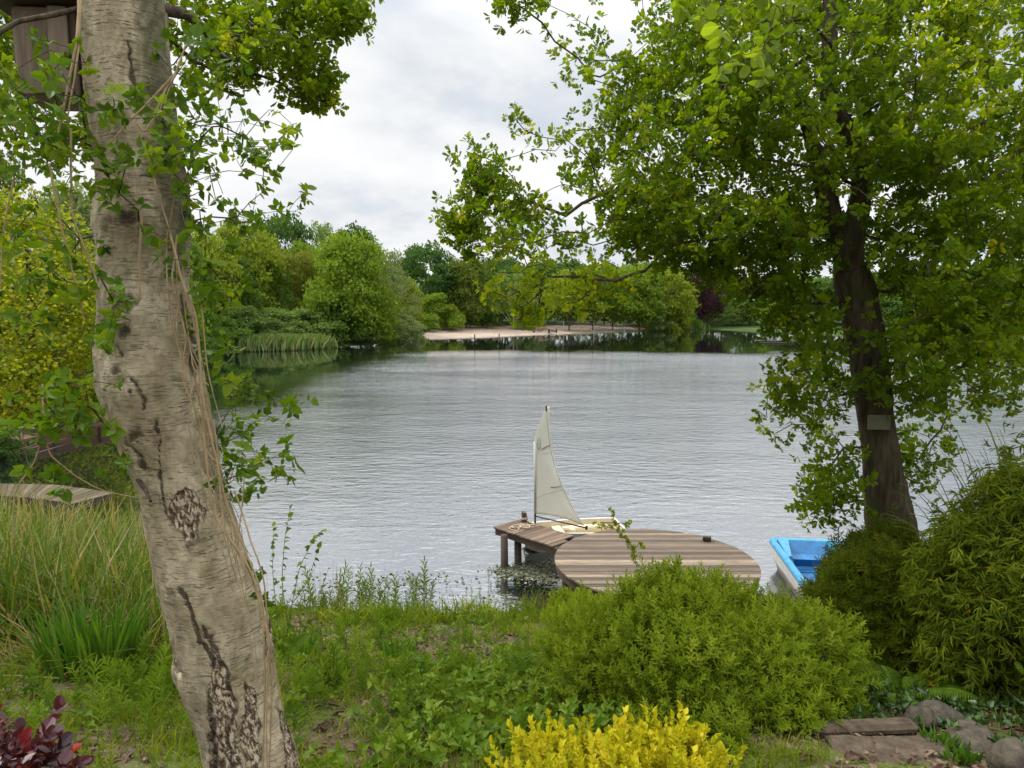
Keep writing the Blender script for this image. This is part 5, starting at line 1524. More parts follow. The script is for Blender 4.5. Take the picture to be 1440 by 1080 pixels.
def build_oak():
    rng = np.random.default_rng(61)
    Y0 = 9.6
    def tp(u, v, wpx, Y=Y0):
        p = at(u, v, Y); return [p[0], p[1], p[2], wpx / 2 / FPX * Y]
    base = at(1262, 800, Y0); gb = gz1(base[0], base[1])
    root = empty('oak_tree', (base[0], base[1], gb), 'big dark-trunked oak filling the right of the picture, leaning over the lake', 'tree')
    tr = MB()
    key = [[base[0] + .06, base[1], gb - .2, .34], tp(1258, 770, 66), tp(1246, 705, 60), tp(1240, 650, 51), tp(1230, 580, 48), tp(1221, 500, 48), tp(1208, 430, 52), tp(1196, 380, 46)]
    q1 = trunk_tube(tr, key, 30, .03, seed=3)
    tr.build('trunk', M['oakbark'], root, smooth=True)
    l1 = MB(); k1 = [tp(1198, 400, 38), tp(1196, 340, 34), tp(1208, 290, 28), tp(1214, 240, 26), tp(1200, 195, 26), tp(1178, 165, 27), tp(1164, 130, 23), tp(1166, 60, 20), tp(1168, 0, 18), tp(1172, -140, 15), tp(1200, -330, 8)]
    q2 = trunk_tube(l1, k1, 18, .016, seed=8); l1.build('limb', M['oakbark'], root, smooth=True)
    l2 = MB(); k2 = [tp(1198, 400, 32), tp(1180, 340, 28), tp(1160, 270, 27), tp(1150, 225, 23), tp(1138, 190, 16, 9.4), tp(1112, 120, 9, 9.1), tp(1075, 20, 6, 8.8), tp(1040, -120, 4, 8.5)]
    q3 = trunk_tube(l2, k2, 16, .014, seed=13); l2.build('limb', M['oakbark'], root, smooth=True)
    # crown regions, traced at their own distances
    yc = lambda u, v: 9.4 - .0013 * (u - 1150) + (.0 if v > 0 else .4)
    main = [(720, -60), (752, 40), (775, 95), (800, 125), (770, 150), (722, 190), (690, 235), (665, 300), (660, 345), (720, 372), (800, 360), (880, 372), (960, 385), (1020, 400), (1060, 430), (1130, 470), (1190, 430), (1240, 440),
            (1300, 520), (1380, 560), (1500, 560), (1600, 300), (1600, -60)]
    att = [poly_points(main, 600, rng, yc, 1.25, 90)]
    dense = [(905, 60), (850, 150), (820, 260), (880, 350), (1010, 400), (1110, 440), (1180, 330), (1300, 450), (1450, 520), (1500, 200), (1450, -40), (960, -40)]
    att.append(poly_points(dense, 1900, rng, yc, 1.35, 90))
    att.append(poly_points([(640, 280), (700, 250), (760, 270), (820, 330), (830, 400), (760, 400), (700, 385), (650, 350), (628, 315)], 75, rng, 9.2, .7))
    att.append(poly_points([(690, 365), (770, 370), (775, 420), (745, 455), (712, 440), (685, 405)], 24, rng, 9.0, .5))
    att.append(poly_points([(775, 390), (830, 378), (885, 400), (882, 420), (860, 432), (830, 425), (800, 440), (782, 436)], 36, rng, 9.0, .5))
    att.append(poly_points([(655, 212), (690, 222), (700, 260), (668, 268)], 16, rng, 9.2, .3))
    att.append(poly_points([(626, 308), (660, 295), (672, 320), (640, 326)], 12, rng, 9.2, .3))
    att.append(poly_points([(708, 150), (740, 160), (760, 190), (720, 205)], 12, rng, 9.2, .3))
    att.append(poly_points([(690, -30), (740, -20), (745, 30), (722, 40)], 14, rng, 8.4, .3))
    # lower sprays round the trunk
    low = [(1060, 420), (1150, 440), (1190, 480), (1205, 560), (1200, 640), (1190, 700), (1140, 710), (1130, 650), (1095, 610), (1072, 590), (1080, 540), (1110, 500), (1085, 470)]
    att.append(poly_points(low, 120, rng, 9.1, .8, 40))
    att.append(poly_points([(1075, 540), (1110, 535), (1125, 600), (1082, 615)], 24, rng, 9.0, .4))
    att.append(poly_points([(1195, 430), (1235, 430), (1235, 560), (1200, 560)], 16, rng, 8.8, .25))
    att.append(poly_points([(1240, 440), (1440, 440), (1440, 560), (1330, 580), (1280, 600), (1255, 560)], 240, rng, 9.4, 1.1, 50))
    att.append(poly_points([(1240, 560), (1340, 560), (1350, 640), (1300, 700), (1265, 690), (1245, 620)], 40, rng, 9.8, .5))
    att.append(poly_points([(1120, 690), (1200, 640), (1215, 720), (1140, 740)], 22, rng, 9.0, .4))
    # the rest of the crown, above and beyond the frame
    n = 260
    att.append(np.column_stack([rng.normal(5.0, 2.6, n), rng.normal(9.8, 2.2, n), rng.uniform(10.5, 15.0, n)]))
    att = np.concatenate(att)
    pu, pv = project(att)
    tk = np.array([(1262, 800, 44), (1244, 705, 36), (1228, 580, 30), (1220, 500, 28), (1206, 430, 34), (1190, 340, 26), (1212, 265, 18), (1200, 195, 20), (1164, 130, 18), (1168, 0, 15), (1172, -140, 10)], float)[::-1]
    tu = np.interp(pv, tk[:, 1], tk[:, 0]); tw = np.interp(pv, tk[:, 1], tk[:, 2])
    t2 = np.array([(1196, 400, 22), (1158, 270, 20), (1135, 190, 14)], float)[::-1]; tu2 = np.interp(pv, t2[:, 1], t2[:, 0]); tw2 = np.interp(pv, t2[:, 1], t2[:, 2])
    hide = ((np.abs(pu - tu) < tw * 1.25) | ((np.abs(pu - tu2) < tw2 * 1.2) & (pv > 190) & (pv < 400))) & (att[:, 1] < Y0 + .1)
    att = att[~(hide & (rng.random(len(att)) < .80))]
    att = att[att[:, 1] > 7.4]
    # foliage sits in layered clumps with gaps between them
    lay = fbm(att[:, 0] * 1.15 + att[:, 1] * .35 + 50, att[:, 2] * 2.0 + att[:, 1] * .8 + 50, 3)
    att = att[(lay > .47) | (rng.random(len(att)) < .22)]
    sk = np.concatenate([q1[30:, :3], q2[::2, :3]])
    sk2 = np.concatenate([sk, q3[::2, :3]])
    br = MB(); cr = MB(); cy_ = MB()
    ros = [rosette_tpl(OAK, 7, .088, 1.05, rng) for _ in range(3)] + [rosette_tpl(OAK, 5, .076, .9, rng), rosette_tpl(OAK, 6, .098, 1.1, rng)]
    # one skeleton: trunk + first limb as a chain, second limb appended through attraction
    N, par, tip = grow(sk, np.concatenate([q3[4::4, :3], att]), .28, .30, .035, .12, rng, sag=.05)
    r = radii(par, len(sk), np.interp(np.arange(len(sk)), [0, len(sk) - 1], [.25, .05]), .0058, 2.45)
    wood(br, N, par, r, n_skip=len(sk), sides=(4, 6, 8), thin=.008)
    br.build('branchwork', M['twig'], root)
    U, Vv = project(N[tip])
    young = ((Vv > 360) & (U < 900)) | ((U < 1180) & (Vv > 430) & (rng.random(len(tip)) < .35)) | ((U > 1290) & (Vv < 230) & (rng.random(len(tip)) < .45))  # tips that get the leaf colour with painted backlight
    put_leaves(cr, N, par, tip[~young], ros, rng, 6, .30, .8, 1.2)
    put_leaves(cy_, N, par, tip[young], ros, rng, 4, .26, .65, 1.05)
    ex = np.arange(len(sk), len(N)); ex = ex[r[ex] < .011]; ex = rng.choice(ex, int(len(ex) * .45), replace=False)
    put_leaves(cr, N, par, ex, ros, rng, 2, .16, .6, 1.0)
    cr.build('crown', M['oak'], root)
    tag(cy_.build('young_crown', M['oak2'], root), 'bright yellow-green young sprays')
    # plate on the trunk
    p = at(1236, 594, Y0 - .33)
    pr = empty('trunk_plate', p, 'small pale rectangular plate nailed to the oak trunk', 'plate')
    b = MB(); b.box(p, (.145, .012, .10), -.12, .5, 0, .004); b.build('panel', M['plate'], pr)
    for sx in (-.12, .12):
        b = MB(); b.tube([p + [sx, -.012, .08], p + [sx, -.020, .08]], .008, 6); b.build('nail', M['metal'], pr)
build_oak()
print('oak', round(time.time() - T0, 1))

# ------------------------------------------------------------------ oak behind the birch, top left (trunk left of the frame)
def build_left_oak():
    rng = np.random.default_rng(71)
    gx, gy = -8.6, 8.6; gb = gz1(gx, gy)
    root = empty('oak_tree', (gx, gy, gb), 'oak branches hanging into the top left corner behind the birch', 'tree')
    tr = MB(); q = trunk_tube(tr, [[gx, gy, gb - .2, .36], [gx + .1, gy, gb + 2, .27], [gx + .3, gy, gb + 4.5, .24], [gx + .8, gy, gb + 7, .20], [gx + 1.2, gy, gb + 9.5, .12], [gx + 1.3, gy, gb + 11.5, .05]], 18, .02, seed=4)
    tr.build('trunk', M['oakbark'], root, smooth=True)
    Yc = lambda u, v: 8.0
    att = [poly_points([(-60, -60), (500, -60), (506, 0), (500, 40), (470, 62), (440, 60), (456, 105), (462, 150), (430, 150), (400, 125), (370, 95), (330, 120), (270, 150), (250, 60), (150, 40), (60, 60), (-60, 200)], 210, rng, Yc, .9, 60),
           poly_points([(390, -20), (506, -20), (504, 45), (450, 70), (400, 60)], 46, rng, 8.0, .6),
           poly_points([(260, 20), (400, 10), (440, 70), (400, 130), (330, 110), (270, 110)], 60, rng, 8.0, .6),
           poly_points([(425, 90), (458, 105), (460, 155), (420, 140)], 26, rng, 8.0, .3),
           poly_points([(-40, 60), (60, 60), (130, 140), (140, 220), (60, 230), (10, 200), (-40, 240)], 80, rng, 8.2, .7),
           np.column_stack([rng.normal(gx + 1, 2.0, 150), rng.normal(gy, 1.6, 150), rng.uniform(9.5, 14, 150)])]
    att = np.concatenate(att)
    sk = q[16:, :3]
    N, par, tip = grow(sk, att, .3, .30, .04, .12, rng, sag=.04)
    r = radii(par, len(sk), np.linspace(.24, .05, len(sk)), .0045, 2.5)
    br = MB(); wood(br, N, par, r, n_skip=len(sk), sides=(4, 6, 8), thin=.008); br.build('branchwork', M['twig'], root)
    cr = MB(); ros = [rosette_tpl(OAK, 6, .090, 1.05, rng) for _ in range(4)]
    put_leaves(cr, N, par, tip, ros, rng, 5, .26, .75, 1.15, mean=.55)
    cr.build('crown', M['oak'], root)
build_left_oak()

# ------------------------------------------------------------------ hazel reaching in at the top (rooted right of the camera)
def build_hazel():
    rng = np.random.default_rng(81)
    gx, gy = 3.1, 2.2; gb = gz1(gx, gy)
    root = empty('hazel_tree', (gx, gy, gb), 'big pale round leaves of a hazel hanging in at the top, just right of centre', 'tree')
    tr = MB(); q = trunk_tube(tr, [[gx, gy, gb - .1, .06], [gx, gy + .05, gb + 1.6, .05], [gx - .2, gy + .3, gb + 3.2, .04], [gx - .7, gy + .8, gb + 4.5, .028], [gx - 1.3, gy + 1.4, gb + 4.8, .012]], 10, .004, seed=6)
    tr.build('trunk', M['twig'], root, smooth=True)
    att = np.concatenate([poly_points([(950, -80), (1140, -80), (1160, -10), (1120, 35), (1085, 110), (1050, 100), (1010, 100), (975, 60), (955, 10)], 95, rng, 3.6, .35, 40)])
    sk = q[20:, :3]
    N, par, tip = grow(sk, att, .3, .12, .01, .15, rng, sag=-.03)
    r = radii(par, len(sk), np.linspace(.04, .012, len(sk)), .0018, 2.4)
    br = MB(); wood(br, N, par, r, n_skip=len(sk), sides=(4, 5, 6), thin=.004); br.build('branchwork', M['twig'], root)
    cr = MB(); ros = [rosette_tpl(ROUND, 4, .062, 1.2, rng), rosette_tpl(ROUND, 3, .066, 1.2, rng)]
    T = N[tip]
    for k in range(2):
        s_ = np.arange(len(T)) % 2 == k; n = s_.sum()
        cr.inst(ros[k], T[s_], frames(np.array([-.4, 0, -.6]) + rng.normal(size=(n, 3)) * .5, np.array([0, -.6, .8]) + rng.normal(size=(n, 3)) * .4), .8 + .4 * rng.random(n), rng.random(n))
    cr.build('crown', M['hazel'], root)
build_hazel()

# ------------------------------------------------------------------ yellow maple across the inlet
def build_maple():
    rng = np.random.default_rng(91)
    Y = 33.0; p = at(40, 600, Y); gb = gz1(p[0], p[1])
    root = empty('maple_tree', (p[0], p[1], gb), 'yellow-green fine-leaved tree on the left bank, behind the birch', 'tree')
    tr = MB(); q = trunk_tube(tr, [[p[0], p[1], gb - .2, .3], [p[0], p[1], gb + 1.5, .22], [p[0] + .5, p[1], gb + 4, .18], [p[0] + .6, p[1], gb + 7, .12], [p[0] + .4, p[1], gb + 10, .05]], 14, .02, seed=2)
    tr.build('trunk', M['twig'], root, smooth=True)
    att = np.concatenate([poly_points([(-90, 300), (-20, 265), (60, 285), (110, 330), (150, 400), (170, 470), (165, 560), (120, 600), (0, 600), (-90, 590)], 520, rng, Y, 2.2, 70),
                          poly_points([(0, 400), (150, 400), (165, 560), (20, 590)], 140, rng, Y - 3.0, 1.0, 40)])
    sk = q[10:, :3]
    N, par, tip = grow(sk, att, .3, .7, .10, .12, rng, sag=.03)
    r = radii(par, len(sk), np.linspace(.2, .05, len(sk)), .012, 2.4)
    br = MB(); wood(br, N, par, r, n_skip=len(sk), sides=(3, 5, 8), thin=.02); br.build('branchwork', M['twig'], root)
    cr = MB()
    T = N[tip]
    for k in range(32):
        off = rng.normal(size=T.shape) * np.array([.42, .42, .26])
        Nn = np.array([0, -.3, 1.0]) + rng.normal(size=T.shape) * .5
        cr.inst(CLUMP, T + off, frames(rdir(len(T), rng), Nn), .085 + .10 * rng.random(len(T)), np.clip(rng.normal(.5, .25, len(T)), 0, 1))
    cr.build('crown', M['maple'], root)
build_maple()
print('trees', round(time.time() - T0, 1))
# ------------------------------------------------------------------ shrubs
def dome_points(n, c, rx, ry, h, rng, lump=.28, seed=0.0, zmin=.05, shell=.35):
    """points and outward normals in the outer shell of a lumpy dome standing on the ground"""
    d = rdir(n, rng); d[:, 2] = np.abs(d[:, 2]) * (1 - zmin) + zmin * rng.random(n); d = nrm(d)
    az = np.arctan2(d[:, 1], d[:, 0])
    lum = 1 + lump * (fbm(np.cos(az) * 1.7 + seed + d[:, 2] * 1.9, np.sin(az) * 1.7 + d[:, 2] * 2.3 + seed) - .5) * 2
    rr = lum * (1 - shell * rng.random(n) ** 1.6)
    P = np.column_stack([c[0] + d[:, 0] * rx * rr, c[1] + d[:, 1] * ry * rr, c[2] + d[:, 2] * h * rr])
    N = nrm(d / np.array([rx, ry, h]))
    return P, N

def lobed_points(n, c, rx, ry, h, rng, K=14, r0=.26, r1=.46, shell=.3):
    """shoots on the surfaces of many overlapping bulges of unequal size: an uneven outline with dark gaps"""
    d = rdir(K, rng); d[:, 2] = np.abs(d[:, 2]); rr_ = .25 + .55 * rng.random(K) ** .7
    cen = d * rr_[:, None] * np.array([1, 1, .8]); r = r0 + (r1 - r0) * rng.random(K) ** 1.3
    cen[:, 2] = np.maximum(cen[:, 2], .12)
    P, N = [], []
    w_ = r ** 2 / (r ** 2).sum()
    while sum(len(p) for p in P) < n:
        m = n; i = rng.choice(K, m, p=w_); q = rdir(m, rng); q[:, 2] = np.where(rng.random(m) < .75, np.abs(q[:, 2]), q[:, 2])
        p = cen[i] + q * (r[i] * (1 - shell * rng.random(m) ** 1.6) * (1 + .12 * rng.normal(size=m)))[:, None]
        dd = np.linalg.norm(p[:, None] - cen[None], axis=2) / r[None]
        ok = (np.sum(dd < .72, axis=1) == 0) & (p[:, 2] > 0)
        P.append(p[ok]); N.append(q[ok])
    P = np.concatenate(P)[:n]; N = np.concatenate(N)[:n]; sc3 = np.array([rx, ry, h])
    return P * sc3 + c, nrm(N / sc3)

def shrub(name, label, c, rx, ry, h, tpls, mat, n, rng, s0, s1, up=.7, lump=.28, seed=0.0, stems=26, stem_mat='twig', clip=None, cat='shrub', shell=.35, mean=.5, zmin=.05, droop=0.0, K=None, r0=.18, r1=.42):
    c = np.array([c[0], c[1], gz1(c[0], c[1]) if len(c) < 3 else c[2]])
    root = empty(name, c, label, cat)
    P, N = lobed_points(n, c, rx * 1.12, ry * 1.12, h * 1.12, rng, K or max(8, int(13 * (rx + ry))), r0, r1, min(shell, .6)) if zmin < .3 else dome_points(n, c, rx, ry, h, rng, lump, seed, zmin, shell)
    g_ = gz(P[:, 0], P[:, 1])
    # follow the slope: lift shoots that fall below the ground
    P[:, 2] = np.maximum(P[:, 2] + (g_ - c[2]) * .6 * np.clip(1 - (P[:, 2] - c[2]) / h, 0, 1), g_ + .04)
    if clip is not None:
        k = clip(P); P, N = P[k], N[k]
    m = len(P)
    D = nrm(N * .8 + np.array([0, 0, up]) + rng.normal(size=(m, 3)) * .3 - np.array([0, 0, droop]))
    NN = N + rng.normal(size=(m, 3)) * .4
    mb = MB(); ch = rng.integers(0, len(tpls), m)
    rnd = np.clip(rng.normal(mean, .22, m), 0, 1)
    for q in range(len(tpls)):
        s_ = ch == q
        mb.inst(tpls[q], P[s_], frames(D[s_], NN[s_]), s0 + (s1 - s0) * rng.random(s_.sum()), rnd[s_])
    st = MB()
    for i in rng.choice(m, min(m, stems), replace=False):
        a = c + np.array([rng.normal() * rx * .16, rng.normal() * ry * .16, 0]); a[2] = gz1(a[0], a[1]) - .05
        b = P[i]; mid = (a + b) / 2 + np.array([(a[0] - b[0]) * .15, (a[1] - b[1]) * .15, .12 * h])
        t = np.linspace(0, 1, 7)[:, None]
        path = a * (1 - t) ** 2 + 2 * mid * t * (1 - t) + b * t ** 2
        st.tube(path, np.linspace(.011, .0035, 7) * (1 + h * .3), 5, rng.random(), cap=False)
    st.build('stem', M[stem_mat], root)
    mb.build('foliage', M[mat], root)
    return root

rs = np.random.default_rng(101)
SH = [shoot_tpl(NARROW, 16, .14, .048, 1.0, rs), shoot_tpl(NARROW, 13, .11, .044, 1.05, rs), shoot_tpl(NARROW, 18, .17, .046, .95, rs)]
shrub('green_shrub', 'broad light green fine-leaved shrub in front of the round deck', (1.68, 6.15), 1.27, 1.42, 1.16, SH, 'shrub', 8200, rs, .65, 1.45, .7, .50, 3.1, 120, K=46, r0=.13, r1=.33, shell=.6)
shrub('green_shrub', 'low light green bush on the bank between the deck and the blue boat', (3.7, 9.7), .70, .65, .30, SH, 'shrub', 900, rs, .8, 1.3, .7, .3, 8.2, 20)
shrub('green_shrub', 'small leafy bush at the near left edge of the round deck', (1.0, 10.3), .38, .42, .40, SH, 'shrub', 520, rs, .8, 1.3, .7, .3, 1.2, 14)

GS = [shoot_tpl(OVATE, 13, .15, .046, 1.05, rs, taper=.3), shoot_tpl(OVATE, 9, .11, .043, 1.1, rs, taper=.3), shoot_tpl(OVATE, 16, .21, .046, 1.0, rs, taper=.35)]
shrub('golden_shrub', 'bright golden-yellow leafed shrub at the bottom edge of the picture', (.42, 3.72), .72, .55, .40, GS, 'gold', 540, rs, .65, 1.25, .8, .55, 2.2, 40, 'redstem')
shrub('golden_shrub', 'smaller golden-yellow shrub merging into the right side of the big golden one', (1.0, 3.85), .28, .34, .36, GS, 'gold', 230, rs, .75, 1.2, .8, .4, 6.2, 16, 'redstem')
RSH = [shoot_tpl(ROUND, 9, .15, .056, 1.1, rs, taper=.2), shoot_tpl(ROUND, 7, .12, .052, 1.2, rs, taper=.2)]
shrub('purple_shrub', 'dark purple-red shrub with round leaves in the bottom left corner', (-2.20, 2.62), .44, .44, 1.10, RSH, 'red', 380, rs, .8, 1.2, .5, .35, 4.4, 22, 'redstem')

# ------------------------------------------------------------------ bamboo and yew on the right
def fan_tpl(leaf, n, size, rng):
    it = []
    for k in range(n):
        a = (k - (n - 1) / 2) * .55 + rng.normal() * .15
        d = np.array([math.sin(a), math.cos(a) * .7 + .3, -.25 + rng.normal() * .2])
        it.append((leaf, frames(d[None], np.array([[0, .2, 1.0]]) + rng.normal(size=(1, 3)) * .3)[0], np.array([0, .02 * k, 0]), size * (.7 + .5 * rng.random())))
    return merge_tpl(it)
FAN = [fan_tpl(BAMBOO, 5, .115, rs), fan_tpl(BAMBOO, 6, .105, rs), fan_tpl(BAMBOO, 4, .13, rs)]

def bamboo(label, c, rx, ry, h, n, seed, rng, mat='bamboo', s=(.75, 1.2), culms=46):
    c = np.array([c[0], c[1], gz1(*c)])
    root = empty('bamboo_clump', c, label, 'bamboo')
    st = MB(); lf = MB(); tips = []
    for k in range(culms):
        a = rng.random() * 6.28; q = rng.random() ** .5
        b = c + np.array([math.cos(a) * rx * .35 * q, math.sin(a) * ry * .35 * q, 0]); b[2] = gz1(b[0], b[1]) - .05
        top = c + np.array([math.cos(a) * rx * (.35 + .75 * q), math.sin(a) * ry * (.35 + .75 * q), h * (1.05 - .40 * q * q) * (.85 + .2 * rng.random())])
        mid = b * .45 + top * .55 + np.array([0, 0, h * .28]); mid[:2] = b[:2] * .75 + top[:2] * .25
        t = np.linspace(0, 1, 12)[:, None]; path = b * (1 - t) ** 2 + 2 * mid * t * (1 - t) + top * t ** 2
        st.tube(path, np.linspace(.010, .003, 12), 5, rng.random(), cap=False)
        tips.append(path)
    P, N = lobed_points(n, c, rx * 1.12, ry * 1.12, h * 1.1, rng, 36, .13, .32, .55)
    g_ = gz(P[:, 0], P[:, 1]); P[:, 2] = np.maximum(P[:, 2] + (g_ - c[2]) * .6 * np.clip(1 - (P[:, 2] - c[2]) / h, 0, 1), g_ + .06)
    m = len(P); D = nrm(N * np.array([1, 1, .45]) + rng.normal(size=(m, 3)) * .75 + np.array([0, 0, -.30]))
    rnd = np.where(rng.random(m) < .007, .97 + .03 * rng.random(m), np.clip(rng.normal(.45, .2, m), 0, .9))
    ch = rng.integers(0, 3, m)
    for q in range(3):
        s_ = ch == q
        lf.inst(FAN[q], P[s_], frames(D[s_], N[s_] + np.array([0, 0, .5]) + rng.normal(size=(s_.sum(), 3)) * .35), s[0] + (s[1] - s[0]) * rng.random(s_.sum()), rnd[s_])
    st.build('culm', M['greenstem'], root); lf.build('foliage', M[mat], root)
rb = np.random.default_rng(111)
bamboo('tall yellowish bamboo clump with drooping leaves at the right edge', (5.10, 6.4), 1.30, 1.2, 2.80, 6000, 1.7, rb)
bamboo('bamboo clump arching up behind the yellowish one at the right edge', (5.9, 7.9), 1.3, 1.2, 2.85, 3000, 4.9, rb)
# darker bush between bamboo and pedal boat
YS = [shoot_tpl(LANCE, 18, .20, .085, 1.0, rs, droop=.2), shoot_tpl(LANCE, 15, .17, .08, 1.05, rs, droop=.2)]
shrub('dark_bush', 'dark olive-green bush overhanging the blue pedal boat', (5.02, 9.0), .98, .95, 1.80, YS, 'bamboo2', 3800, rb, .8, 1.25, .35, .34, 7.3, 40)
shrub('dark_bush', 'low dark bush in the shade below the one overhanging the boat', (4.15, 7.6), .80, .72, 1.25, YS, 'bamboo2', 2000, rb, .8, 1.2, .35, .34, 2.3, 24)
# spray of pale leaves at the right edge in front of the bamboo
PS = [shoot_tpl(OVATE, 10, .20, .07, 1.1, rs, taper=.3)]
shrub('pale_leaf_bush', 'pale green broad-leaved spray in front of the bamboo, at the right edge', (4.75, 5.35), .40, .38, 1.75, PS, 'weed', 120, rb, .8, 1.2, .3, .3, 9.3, 14, zmin=.55)

# ------------------------------------------------------------------ ferns
PINNA = leaf_tpl([(0, 0), (.065, .2), (.055, .55), (0, 1)], .2, .25)
def fern(label, c, n, length, rng, mat='fern', up=.75):
    c = np.array([c[0], c[1], gz1(*c)]); root = empty('fern', c, label, 'fern')
    for k in range(n):
        mb = MB(); a = 6.283 * k / n + rng.random() * .4; ln = length * (.75 + .4 * rng.random()); tilt = up + rng.normal() * .12
        hd = np.array([math.cos(a), math.sin(a), 0]); t = np.linspace(0, 1, 26)
        path = c + hd * (t * ln * .85)[:, None] + np.array([0, 0, 1.0]) * (ln * (tilt * t - .62 * t ** 2.2))[:, None]
        path[:, 2] = np.maximum(path[:, 2], gz(path[:, 0], path[:, 1]) + .02)
        mb.tube(path, np.linspace(.005, .0015, 26), 4, .3, cap=False)
        T = nrm(np.gradient(path, axis=0)); side = nrm(np.cross(T, [0, 0, 1.0])); up_ = np.cross(side, T)
        for s_ in (-1, 1):
            tt = np.linspace(.08, .98, 34); i = (tt * 25).astype(int); f = tt * 25 - i; j = np.minimum(i + 1, 25)
            P = path[i] * (1 - f)[:, None] + path[j] * f[:, None]
            ln2 = ln * .19 * np.sin(np.clip(tt * 1.05 + .12, 0, 1) * math.pi) ** .8 + .006
            mb.inst(PINNA, P, frames(side[i] * s_ + T[i] * .45, up_[i]), ln2, np.clip(rng.normal(.5, .2, 34), 0, 1))
        mb.build('frond', M[mat], root)
rf = np.random.default_rng(121)
p = on_ground(1262, 985); fern('big green fern in the shade below the bamboo', p[:2], 12, .85, rf)
p = on_ground(742, 975); fern('pale fern standing left of the light green shrub', p[:2], 9, .55, rf, up=1.1)
p = on_ground(1170, 960); fern('small dark fern between the light green shrub and the stones', p[:2], 8, .45, rf)

# ------------------------------------------------------------------ iris clump
def iris(label, c, n, rx, ry, h, rng):
    c = np.array([c[0], c[1], gz1(*c)]); root = empty('iris_clump', c, label, 'iris')
    mb = MB(); nn = 9
    for k in range(n):
        a = rng.random() * 6.28; q = rng.random() ** .5
        b = c + np.array([math.cos(a) * rx * q, math.sin(a) * ry * q, 0]); b[2] = gz1(b[0], b[1]) - .03
        ln = h * (.6 + .5 * rng.random()); lean = np.array([math.cos(a), math.sin(a)]) * q * .25 + rng.normal(size=2) * .10
        t = np.linspace(0, 1, nn); P = np.column_stack([b[0] + lean[0] * ln * t ** 1.6, b[1] + lean[1] * ln * t ** 1.6, b[2] + ln * t * (1 - .06 * t)])
        fa = rng.normal() * .5; sd = np.array([math.cos(fa), math.sin(fa), 0]); w_ = .019 * (1 - t ** 2.4) + .001; w_[0] *= .8
        V = np.stack([P - sd * w_[:, None], P + np.array([0, -.004, 0]), P + sd * w_[:, None]], 1).reshape(-1, 3)
        L, S = grid_faces(nn, 3); mb.add(V, L, S, float(rng.random()))
    mb.build('blade', M['iris'], root)
ri = np.random.default_rng(131)
p = on_ground(133, 955); iris('clump of upright sword-shaped iris leaves left of the birch trunk', p[:2], 190, .44, .30, .92, ri)
p = on_ground(560, 925); iris('small tuft of bluish sword-shaped leaves on the bank right of the birch', p[:2], 26, .22, .15, .34, ri)
p = on_ground(1318, 1052); iris('small grass tuft growing between the step and the stones', p[:2], 60, .10, .07, .17, ri)
p = on_ground(1352, 1072); iris('tuft of grass in front of the ivy-covered grey stone', p[:2], 44, .10, .07, .15, ri)
p = on_ground(418, 925); iris('tuft of narrow sword-shaped leaves just right of the birch', p[:2], 30, .25, .18, .42, ri)

# ------------------------------------------------------------------ briar shoot over the deck, sapling beside the birch
def sprig(name, label, cat, paths, tpl, mat, rng, s0, s1, step=.06, r=.006, stem='greenstem'):
    base = np.array(paths[0][0]); root = empty(name, base, label, cat); st = MB(); lf = MB()
    for path in paths:
        q = np.array(path, float); t = np.linspace(0, len(q) - 1, len(q) * 8); q = np.stack([np.interp(t, range(len(q)), q[:, k]) for k in range(3)], -1)
        for it in range(6): q[1:-1] = (q[:-2] + 2 * q[1:-1] + q[2:]) / 4
        st.tube(q, np.linspace(r, r * .35, len(q)), 5, cap=False)
        ln = np.linalg.norm(np.diff(q, axis=0), axis=1).sum(); n = int(ln / step)
        tt = np.linspace(.22, 1, n) * (len(q) - 1); i = np.minimum(tt.astype(int), len(q) - 2); P = q[i] + (q[i + 1] - q[i]) * (tt - i)[:, None]
        T = nrm(q[i + 1] - q[i]); D = nrm(T * .5 + rdir(n, rng) * .9 + [0, 0, .1])
        lf.inst(tpl, P, frames(D, np.array([0, -.3, 1.0]) + rng.normal(size=(n, 3)) * .4), s0 + (s1 - s0) * rng.random(n), rng.random(n))
    st.build('stem', M[stem], root); lf.build('foliage', M[mat], root)
rp = np.random.default_rng(141)
b0 = np.array([1.80, 9.7, gz1(1.80, 9.7)])
sprig('briar_shoot', 'leafy briar shoot arching up in front of the round deck', 'briar', [[b0, at(897, 800, 9.7), at(888, 768, 9.7), at(868, 745, 9.75), at(858, 714, 9.8)], [at(868, 745, 9.75), at(852, 740, 9.7), at(838, 737, 9.65)], [at(872, 752, 9.75), at(880, 742, 9.8), at(886, 735, 9.8)], [at(890, 775, 9.7), at(900, 762, 9.75), at(905, 770, 9.8)]],
      rosette_tpl(OVATE, 5, .05, 1.2, rp), 'shrub', rp, .7, 1.2, .045, .007)
b0 = on_ground(402, 935)
sprig('birch_sapling', 'thin-stemmed sapling with sparse round leaves right of the birch, against the water', 'sapling', [[b0, at(405, 880, b0[1]), at(420, 800, b0[1]), at(440, 760, b0[1]), at(455, 745, b0[1])], [at(405, 880, b0[1]), at(396, 820, b0[1]), at(400, 760, b0[1]), at(408, 715, b0[1])],
       [at(410, 850, b0[1]), at(432, 820, b0[1]), at(448, 770, b0[1] - .1)], [b0, at(390, 880, b0[1] - .1), at(383, 800, b0[1] - .1), at(385, 740, b0[1])], [b0, at(420, 900, b0[1] + .1), at(440, 860, b0[1] + .1), at(462, 800, b0[1] + .1)]],
      HEART, 'vine', rp, .05, .085, .075, .006)
b0 = on_ground(770, 866)
